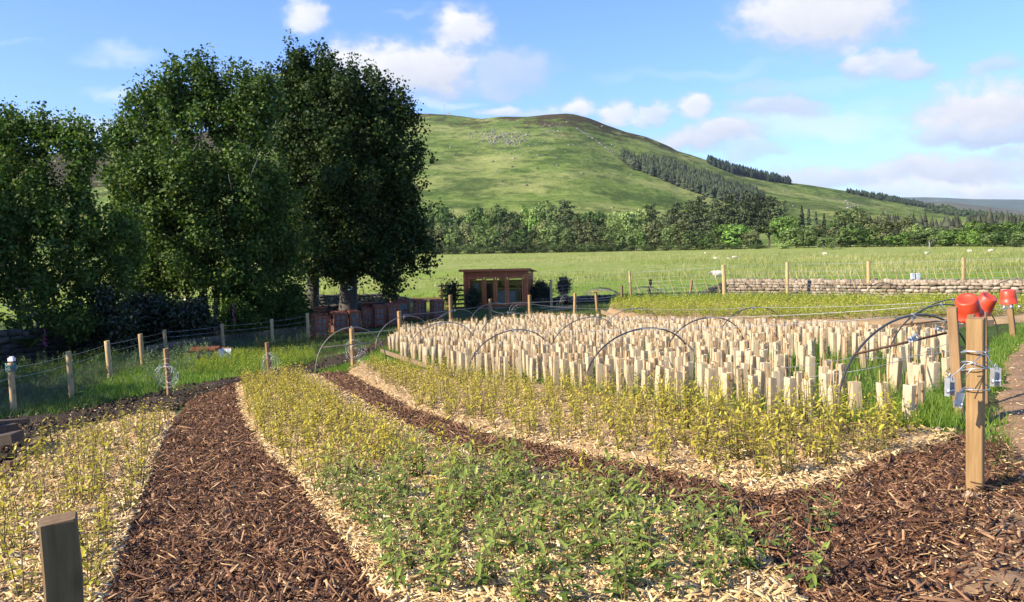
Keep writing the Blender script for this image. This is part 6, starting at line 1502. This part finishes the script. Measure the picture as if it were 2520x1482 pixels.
# ---------------------------------------------------------------- young tea plants
GREEN = [(0, (.035, .065, .017)), (.3, (.075, .13, .024)), (.55, (.15, .22, .040)), (.8, (.28, .345, .07)), (1, (.40, .44, .10))]
YELLOW = [(0, (.05, .07, .012)), (.2, (.14, .16, .022)), (.42, (.36, .34, .04)), (.7, (.58, .51, .065)), (1, (.70, .60, .10))]
LIME = [(0, (.05, .09, .015)), (.4, (.13, .19, .025)), (.75, (.27, .32, .04)), (1, (.38, .38, .05))]
M_teag = leafmat("tea_leaf_green", GREEN, .36, .38, attr='age', spec=.32, backlit=1.3)
M_teay = leafmat("tea_leaf_yellow", YELLOW, .36, .42, attr='age', spec=.3, backlit=1.1)
M_lime = leafmat("seedling_leaf", LIME, .35, .45, attr='age', spec=.3)
M_stem = plain("green_brown_stem", (.13, .10, .04), .7, 0, .4, 30)
def tea(seed, h, nst, nleaf, L, spread, ns=3, bare=.25, wide=.36, young=0.0):
    r = np.random.default_rng(seed); V = []; Fa = []; A = []; SV = MB()
    for s in range(nst):
        a = r.uniform(0, 6.28); hh = h * r.uniform(.55, 1.1) if s else h; top = np.array([spread * math.cos(a) * r.uniform(.3, 1), spread * math.sin(a) * r.uniform(.3, 1), hh]); b0 = np.array([.02 * math.cos(a), .02 * math.sin(a), -.03])
        c1 = b0 + (top - b0) * .5 + np.array([r.normal(0, .015), r.normal(0, .015), hh * .05])
        P = lambda t: (1 - t) ** 2 * b0 + 2 * t * (1 - t) * c1 + t * t * top
        SV.tube([P(t) for t in (0, .35, .7, 1)], [.0035, .003, .0022, .0012], 4, False)
        n = max(4, int(nleaf * r.uniform(.7, 1.2)))
        for i in range(n):
            t = bare + (1 - bare) * (i + r.uniform(0, .6)) / n; t = min(t, 1.0); p = P(t); az = i * 2.4 + r.normal(0, .4) + a
            el = r.uniform(-.25, .5) if t < .85 else r.uniform(.5, 1.15); LL = L * r.uniform(.7, 1.15) * (1.05 if t < .8 else .72)
            d = np.array([math.cos(az) * math.cos(el), math.sin(az) * math.cos(el), math.sin(el)]); side = np.array([-math.sin(az), math.cos(az), 0.]); side = side * math.cos(.35 * r.normal()) ; up = np.cross(d, side); up = up if up[2] > 0 else -up
            age = np.clip(t * 1.0 - .12 + young + r.normal(0, .14), 0, 1); o = len(V); ws = [.12, .95, .8, .05] if ns == 3 else [.35, 1.0, .04]; ts = [0, .33, .68, 1.0] if ns == 3 else [0, .45, 1.0]
            cur = r.uniform(-.5, .1)
            for q, w in zip(ts, ws):
                c = p + d * LL * q + up * cur * LL * q * q; hw = LL * wide * .5 * w
                V += [c - side * hw + up * hw * .35, c, c + side * hw + up * hw * .35]; A += [age - .06, age, age - .03]
            for q in range(len(ts) - 1): Fa += [[o + q * 3, o + q * 3 + 1, o + q * 3 + 4, o + q * 3 + 3], [o + q * 3 + 1, o + q * 3 + 2, o + q * 3 + 5, o + q * 3 + 4]]
    so = SV; return np.array(V), np.array(Fa), np.clip(np.array(A), 0, 1), np.array([v for v in so.v]), np.array(so.f)
def teavars(n, seed, *a, **k): return [tea(seed + i, *a, **k) for i in range(n)]
T_green = teavars(10, 200, .31, 5, 9, .078, .14, bare=.1, wide=.34, young=.24)
T_yell = teavars(10, 230, .33, 5, 12, .056, .12, bare=.10, wide=.36, young=.12)
T_left = teavars(8, 260, .30, 5, 9, .060, .11, bare=.03, wide=.40, young=.04)
T_low = teavars(5, 290, .36, 4, 9, .085, .13, 2, wide=.45, young=.22)
def grid(poly_px, sp, jit=.35):
    P = np.array(poly_px, float); W = G(P[:, 0], P[:, 1])[:, :2]; lo, hi = W.min(0), W.max(0)
    gx, gy = np.arange(lo[0], hi[0], sp), np.arange(lo[1], hi[1], sp); Q = np.stack(np.meshgrid(gx, gy), -1).reshape(-1, 2)
    Q = Q + rng.uniform(-jit, jit, Q.shape) * sp; Q = Q[inpoly(Q, W.tolist())]; return np.stack([Q[:, 0], Q[:, 1], Z(Q[:, 0], Q[:, 1]) + .03], 1)
def toppx(P):
    """survey coordinates of world points"""
    d = P - np.array([0, 0, CAMZ]); X = d @ right; Yc = d @ cup; zf = d @ FWD; return CX + F * X / zf, CY - F * Yc / zf, zf
def visible(P, m=70):
    x, y, zf = toppx(P); return (x > -m) & (x < 2520 + m) & (y < 1482 + m * 1.6) & (zf > 1)
PF = [(592, 944), (610, 1015), (655, 1105), (752, 1195), (830, 1290), (925, 1400), (1020, 1530)] + [(1960, 1530), (1850, 1390), (1780, 1335), (1610, 1268), (1315, 1198), (1040, 1118), (865, 1030), (738, 936)]
PFg = grid(PF, .205)
PFg = PFg[(PFg[:, 1] > 6.5) | (rng.random(len(PFg)) < .92)]; PFg = PFg[visible(PFg)]
PM = [(895, 906), (1035, 1016), (1230, 1072), (1512, 1140), (1720, 1180), (1930, 1212), (2090, 1172), (2200, 1128), (2290, 1100), (2300, 1078), (2000, 1046), (1700, 1012), (1400, 962), (1120, 930)]
PMg = grid(PM, .25); PMg = PMg[visible(PMg)]
PL = [(340, 1040), (210, 1075), (110, 1100), (40, 1190), (-100, 1310), (-200, 1420), (-250, 1530)] + [(235, 1530), (272, 1420), (315, 1300), (362, 1180), (395, 1085), (418, 1040)]
PLg = grid(PL, .265); PLg = PLg[visible(PLg)]
# a few that stand forward in the bark
PX = G(np.array([1910., 2010, 1800, 1860, 1700, 1980, 1760]), np.array([1385., 1330, 1375, 1440, 1330, 1470, 1290]))
ALL = [(p, 'g') for p in PFg] + [(p, 'y') for p in PMg] + [(p, 'l') for p in PLg] + [(p, 'x') for p in PX]
def kindof(p, k):
    if k == 'x': return 'green'
    if k == 'l': return 'left'
    if k == 'y': return 'yellow'
    return 'green' if p[1] + rng.normal(0, .5) < 6.3 else 'yellow'
ITEMS = []
for p, k in ALL:
    kd = kindof(p, k); sc_ = rng.uniform(.7, 1.2) * (1.0 if kd != 'yellow' else (1.25 if k == 'y' and p[0] > 1.3 else .98 if k == 'y' else .95))
    ITEMS.append((p, k, kd, rng.uniform(0, 6.28), sc_))
ITEMS.sort(key=lambda t: t[0][1] / t[4])
LBL = {('g', 'green'): "young tea plant with glossy green leaves in the nearest broad chip bed", ('g', 'yellow'): "yellow-leaved young tea plant farther up the broad central chip bed", ('y', 'yellow'): "yellow-leaved young tea plant in the mulched bed beside the tree tubes",
       ('l', 'left'): "thin sparse young tea plant in the left chip bed behind the grey-brown post", ('x', 'green'): "green tea plant standing in the bark beyond the bed's edge"}
SETS = {'green': (T_green, M_teag), 'yellow': (T_yell, M_teay), 'left': (T_left, M_teay)}
CACHE = {}
def tea_data(kd, i):
    if (kd, i) not in CACHE:
        V, Fa, A, SV, SF_ = SETS[kd][0][i]
        CACHE[kd, i] = (npmesh("leaves", V, Fa, SETS[kd][1], attrs={'age': A}, link=False, smooth=True), npmesh("stem", SV, SF_, M_stem, link=False))
    return CACHE[kd, i]
rest = {}
for n, (p, k, kd, rz, s) in enumerate(ITEMS):
    i = n % len(SETS[kd][0])
    if n < 296:
        lm, sm = tea_data(kd, i); root = thing("tea_plant", LBL[k, kd], "tea plant", p.tolist(), rz, "young tea plants in the chip beds"); root.scale = (s, s, s * rng.uniform(.9, 1.15))
        for nm, me in (("leaves", lm), ("stem", sm)):
            o = bpy.data.objects.new(nm, me); COL.objects.link(o); o.parent = root
    else:
        V, Fa, A, SV, SF_ = SETS[kd][0][i]; o = rest.setdefault((k, kd), [[], []]); o[0].append((rotz(V, rz) * s + p, Fa, {'age': A})); o[1].append((rotz(SV, rz) * s + p, SF_, {}))
for (k, kd), (lv, st) in rest.items():
    V, Fa, A = merge(lv); V2, F2, _ = merge(st); nm = {'g': "tea_plants", 'y': "yellow_tea_plants", 'l': "sparse_tea_plants", 'x': "tea_plants"}[k]
    FF = np.concatenate([Fa, F2 + len(V)]); tag(npmesh(nm, np.concatenate([V, V2]), FF, [SETS[kd][1], M_stem], attrs={'age': np.concatenate([A['age'], np.zeros(len(V2))])}, mi=np.concatenate([np.zeros(len(Fa), int), np.ones(len(F2), int)])), kind='stuff')
def mass(name, P, variants, mat, smin, smax, sd=1):
    r = np.random.default_rng(sd); parts = []
    for q, p in enumerate(P):
        V, Fa, A, SV, SF_ = variants[q % len(variants)]; s = r.uniform(smin, smax); parts.append((rotz(V, r.uniform(0, 6.28)) * s + p, Fa, {'age': A}))
    V, Fa, A = merge(parts); tag(npmesh(name, V, Fa, mat, attrs=A), kind='stuff')
mass("back_bed_tea_plants", grid([(1500, 768), (1580, 787), (2000, 799), (2430, 790), (2600, 782), (2640, 752), (1900, 745), (1515, 747)], .34), T_low, leafmat("back_bed_leaf", [(0, (.05, .08, .012)), (.3, (.14, .18, .025)), (.6, (.28, .31, .04)), (1, (.48, .46, .08))], .36, .45, attr='age', spec=.3), .9, 1.6)
mass("lime_seedlings", np.concatenate([grid([(450, 885), (560, 872), (770, 872), (790, 892), (600, 925), (470, 925)], .22)]), T_low, leafmat("lime_leaf", LIME, .35, .45, attr='age', spec=.3), .35, .75, 2)
T_weed = teavars(4, 320, .40, 5, 10, .08, .13, 2)
mass("grey_green_weeds", grid([(310, 900), (430, 885), (440, 860), (520, 860), (520, 900), (420, 950), (330, 960)], .5), T_weed, leafmat("thistle_leaf", [(0, (.05, .085, .04)), (.6, (.12, .17, .085)), (1, (.2, .25, .13))], .3, .6, attr='age'), .6, 1.3, 3)
mass("tube_bed_weeds", grid(P_tubes, 1.15), T_weed, M_lime, .5, .9, 4)
mass("shade_weeds", np.concatenate([sample_px([(-40, 1000), (180, 968), (270, 922), (400, 868), (700, 838), (760, 830), (750, 815), (560, 826), (330, 866), (100, 905), (-40, 930)], 420, .6), sample_px([(360, 862), (500, 838), (760, 802), (860, 785), (855, 778), (650, 800), (450, 828), (330, 852)], 170, .5)]), T_weed, leafmat("shade_weed_leaf", [(0, (.02, .045, .012)), (.6, (.055, .095, .022)), (1, (.11, .16, .035))], .3, .55, attr='age'), .45, 1.15, 5)
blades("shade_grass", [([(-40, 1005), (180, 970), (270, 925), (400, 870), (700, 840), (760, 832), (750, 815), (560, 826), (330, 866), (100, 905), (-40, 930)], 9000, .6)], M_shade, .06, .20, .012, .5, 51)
# dark leafy plants in a row before the cold frames
M_dleaf = leafmat("dark_plant_leaf", [(0, (.012, .03, .010)), (.6, (.028, .06, .018)), (1, (.06, .10, .03))], .25, .35, attr='age')
T_dark = teavars(4, 340, .42, 5, 13, .09, .12, 3)
for i, px in enumerate(np.linspace(640, 858, 12)):
    p = g(px, 868 - (px - 640) * .105); V, Fa, A, SV, SF_ = T_dark[i % 4]
    root = thing("laurel_plant", "dark leafy young plant in the row before the cold frames", "plant", p, i * 1.3, "dark young plants before the cold frames"); root.scale = (1.35, 1.35, rng.uniform(.95, 1.4))
    npmesh("leaves", V, Fa, M_dleaf, root, attrs={'age': A}); npmesh("stem", SV, SF_, M_stem, root)
# ferns and foxglove at the old wall
def fern(label, px, py, y, size, seed):
    r = np.random.default_rng(seed); p = at(px, py, y); p.z = max(float(Z(p.x, y)), p.z); root = thing("fern", label, "fern", p, 0, "ferns at the old wall"); Vs = []; Fs = []; mb = MB(); o = 0
    for f in range(13):
        a = r.uniform(0, 6.28); L = size * r.uniform(.7, 1.1); pts = []
        for k in range(9):
            t = k / 8; pts.append(np.array([math.cos(a) * L * t * .75, math.sin(a) * L * t * .75, L * (t * 1.0 - .55 * t * t)]))
        mb.tube([Vector(q) for q in pts], [.006 * (1 - k / 9) + .001 for k in range(9)], 3, False); sd = np.array([-math.sin(a), math.cos(a), 0])
        for k in range(1, 9):
            for sub in (0, .5):
                q = pts[k] * (1 - sub) + pts[k - 1] * sub; w = L * .20 * math.sin(math.pi * min(.98, (k - sub) / 8.5)) + .01; d = (pts[k] - pts[k - 1]); d /= np.linalg.norm(d)
                for sg in (-1, 1):
                    Vs += [q, q + sd * sg * w * .5 + d * .028, q + sd * sg * w + d * .02 - np.array([0, 0, .02]), q + sd * sg * w * .5 - d * .02]; Fs.append([o, o + 1, o + 2, o + 3]); o += 4
    npmesh("fronds", np.array(Vs), np.array(Fs), M_shrub, root); mb.build("stem", M_stem, root)
yw = gb[1].y
fern("big light green fern growing out of the old wall at the left", 72, 860, yw - .8, .95, 1)
fern("smaller fern at the foot of the wall by the image edge", 10, 895, yw - 1.2, .7, 2)
fern("fern on top of the mossy wall behind the pale stems", 40, 812, yw + .3, .6, 3)
def foxglove(label, px, py, y, h, c, seed):
    p = at(px, py, y); p.z = float(Z(p.x, y)); root = thing("foxglove", label, "flower", p); r = random.Random(seed); mb = MB(); mb.tube([(0, 0, -.05), (.01, 0, h * .5), (.03, .0, h)], [.008, .006, .003], 5); mb.build("stem", M_stem, root)
    mb = MB()
    for i in range(22):
        z = h * (.5 + .48 * i / 22); a = r.uniform(0, 6.28); L = .055 * (1.2 - i / 26); mb.lathe([(.006, 0), (.014, .02), (.022, L)], 6, Matrix.Translation((.02 * z, 0, z)) @ Matrix.Rotation(a, 4, 'Z') @ Matrix.Rotation(2.0, 4, 'Y'))
    mb.build("bloom", plain("foxglove_pink", c, .6), root)
foxglove("pink foxglove flowering beneath the fern by the old wall", 113, 900, yw - .9, 1.0, (.35, .07, .22), 1)
foxglove("pink foxglove beside the pale trunks behind the wall", 575, 800, 30, 1.5, (.35, .06, .18), 2)

# ---------------------------------------------------------------- tree tubes
def tubemat():
    m, nt, b, o = nodes("cream_tube_plastic")
    oi = nt.nodes.new('ShaderNodeObjectInfo'); r = math_(nt, 'ADD', math_(nt, 'MULTIPLY', oi.outputs['Random'], .6), math_(nt, 'MULTIPLY', island(nt), .4))
    col = ramp(nt, [(0, (.76, .65, .46)), (.5, (.85, .75, .56)), (1, (.89, .81, .63))], r)
    sx = nt.nodes.new('ShaderNodeSeparateXYZ'); nt.links.new(texco(nt), sx.inputs[0])
    dirt = math_(nt, 'MULTIPLY', maprange(nt, noise(nt, texco(nt, 'Object', (9, 9, 3)), 2, 5), .45, .75), .4)
    col = mixc(nt, dirt, col, (.34, .29, .17)); nt.links.new(col, b.inputs['Base Color']); b.inputs['Roughness'].default_value = .55; b.inputs['Specular IOR Level'].default_value = .3
    t = nt.nodes.new('ShaderNodeBsdfTranslucent'); nt.links.new(mixc(nt, 1.0, col, (1.0, .98, .92), 'MULTIPLY'), t.inputs[0]); mx = nt.nodes.new('ShaderNodeMixShader'); mx.inputs[0].default_value = .58
    nt.links.new(b.outputs[0], mx.inputs[1]); nt.links.new(t.outputs[0], mx.inputs[2]); nt.links.new(mx.outputs[0], o.inputs[0]); return m
M_tube = tubemat(); M_cane = wood("bamboo_cane", (.30, .17, .07), (.56, .36, .17), grain=(12, 12, 6)); M_tie = plain("cane_tie", (.16, .08, .035), .7)
def tube_parts(seed):
    r = random.Random(seed); w = .042 * r.uniform(.92, 1.08); h = .39 * r.uniform(.93, 1.05); tw = r.uniform(-.06, .06); sk = r.uniform(-.08, .08)
    tb = MB()
    def ring(k, z):
        a = tw * z / h; return [((x * math.cos(a) - y * math.sin(a)) * w * k + sk * z * .15, (x * math.sin(a) + y * math.cos(a)) * w * k, z) for x, y in ((-1 - sk, -1), (1, -1 + sk), (1 + sk, 1), (-1, 1 - sk))]
    vs = ring(1, -.03) + ring(1.03, h * .5) + ring(1, h + r.uniform(-.008, .008)) + ring(.93, h - .002) + ring(.93, .02)
    tb.add(vs, [(i * 4 + j, i * 4 + (j + 1) % 4, (i + 1) * 4 + (j + 1) % 4, (i + 1) * 4 + j) for i in range(4) for j in range(4)])
    cs = []
    for q in range(2):
        a = r.choice([0, 1, 2, 3]) if q == 0 else (r.choice([0, 1, 2, 3])); ang = a * math.pi / 2 + r.uniform(-.35, .35); rr_ = w * r.uniform(.85, 1.25); x, y = rr_ * math.cos(ang), rr_ * math.sin(ang); t = r.uniform(.055, .13)
        c = MB(); c.tube([(x, y, -.05), (x + r.uniform(-.01, .01), y, h * .5), (x + r.uniform(-.02, .02), y + r.uniform(-.015, .015), h + t)], [.0068, .0064, .006], 5)
        if q == 0:
            c.cur = 1; c.box((x, y, h * .78), (.018, .018, .022)); c.box((x, y, h * .35), (.017, .017, .014)); c.cur = 0
        cs.append(c)
    return tb, cs
TV = [tube_parts(s) for s in range(8)]
def mesh_only(mb, name, mat):
    o = mb.build(name, mat); me = o.data; bpy.data.objects.remove(o); return me
TM = [(mesh_only(t, "tube", M_tube), [mesh_only(c, "cane", [M_cane, M_tie]) for c in cs]) for t, cs in TV]
def layout():
    P = np.array(P_tubes, float); W = G(P[:, 0], P[:, 1])[:, :2]; a, b = G(1130, 922)[:2], G(2240, 1062)[:2]; e = (b - a) / np.linalg.norm(b - a); n = np.array([-e[1], e[0]]); n = n if n[1] > 0 else -n
    out = []; j = 0; dd = .16
    while dd < 24:
        s = -14 + rng.uniform(0, .3)
        while s < 26:
            q = a + e * s + n * dd + rng.normal(0, .03, 2)
            if inpoly(q[None], W.tolist())[0] and rng.random() > .10: out.append(q)
            s += .25 * rng.uniform(.8, 1.25) * (1 + max(0, dd - 6) * .02)
        j += 1; dd += .47 if j % 3 else .9
    q = np.array(out); return np.stack([q[:, 0], q[:, 1], Z(q[:, 0], q[:, 1]) - .01], 1)
TP = layout(); TP = TP[np.argsort(TP[:, 1])]
tx, ty, _ = toppx(TP); keep = (tx > 900) & (tx < 2350) & ((tx < 1960) | (rng.random(len(tx)) < .5) | (ty < 880)); TP, tx, ty = TP[keep], tx[keep], ty[keep]
print("tubes", len(TP), "tea", len(ITEMS))
restT = []; restC = []
for i, p in enumerate(TP):
    v = i % 8; rz = rng.normal(0.35, .17) + (i % 4) * math.pi / 2; tl = rng.normal(0, .034, 2); zs = rng.uniform(.95, 1.06)
    if i < 298:
        px = tx[i]
        lab = ("cream tree tube with canes at the front rows' right end, near the leaning post" if px > 1990 else "cream tree tube with canes in the front rows around the largest hoop" if px > 1430 else "cream tree tube with canes in the rows near the bed's left plank")
        root = thing("tree_shelter", lab, "tree tube", p.tolist(), 0, "cream tree tubes in the bed"); root.rotation_euler = (tl[0], tl[1], rz); root.scale = (1, 1, zs)
        for me in [TM[v][0]] + TM[v][1]:
            o = bpy.data.objects.new(me.name.split('.')[0], me); COL.objects.link(o); o.parent = root
    else:
        Rm = np.array((Matrix.Rotation(rz, 3, 'Z') @ Matrix.Rotation(tl[0], 3, 'X') @ Matrix.Rotation(tl[1], 3, 'Y')).to_3x3()); S = np.array([1, 1, zs])
        t, cs = TV[v]; restT.append(((np.array(t.v) * S) @ Rm.T + p, np.array(t.f), {}))
        for c in cs:
            f4 = np.array([f for f in c.f if len(f) == 4]); restC.append(((np.array(c.v) * S) @ Rm.T + p, f4, {}))
if restT:
    V, Fa, _ = merge(restT); V2, F2, _ = merge(restC)
    tag(npmesh("tree_shelters", np.concatenate([V, V2]), np.concatenate([Fa, F2 + len(V)]), [M_tube, M_cane], mi=np.concatenate([np.zeros(len(Fa), int), np.ones(len(F2), int)])), kind='stuff')

def air():
    mb = MB(); mb.box((0, 3000, 200), (9000, 8000, 560)); m = bpy.data.materials.new("air"); m.use_nodes = True; nt = m.node_tree; nt.nodes.clear()
    o = nt.nodes.new('ShaderNodeOutputMaterial'); v = nt.nodes.new('ShaderNodeVolumePrincipled'); v.inputs['Density'].default_value = HAZE; v.inputs['Color'].default_value = (.80, .88, 1, 1); v.inputs['Anisotropy'].default_value = .2
    nt.links.new(v.outputs[0], o.inputs['Volume']); tag(mb.build("haze", m), kind='stuff')
HAZE = .000045
air()
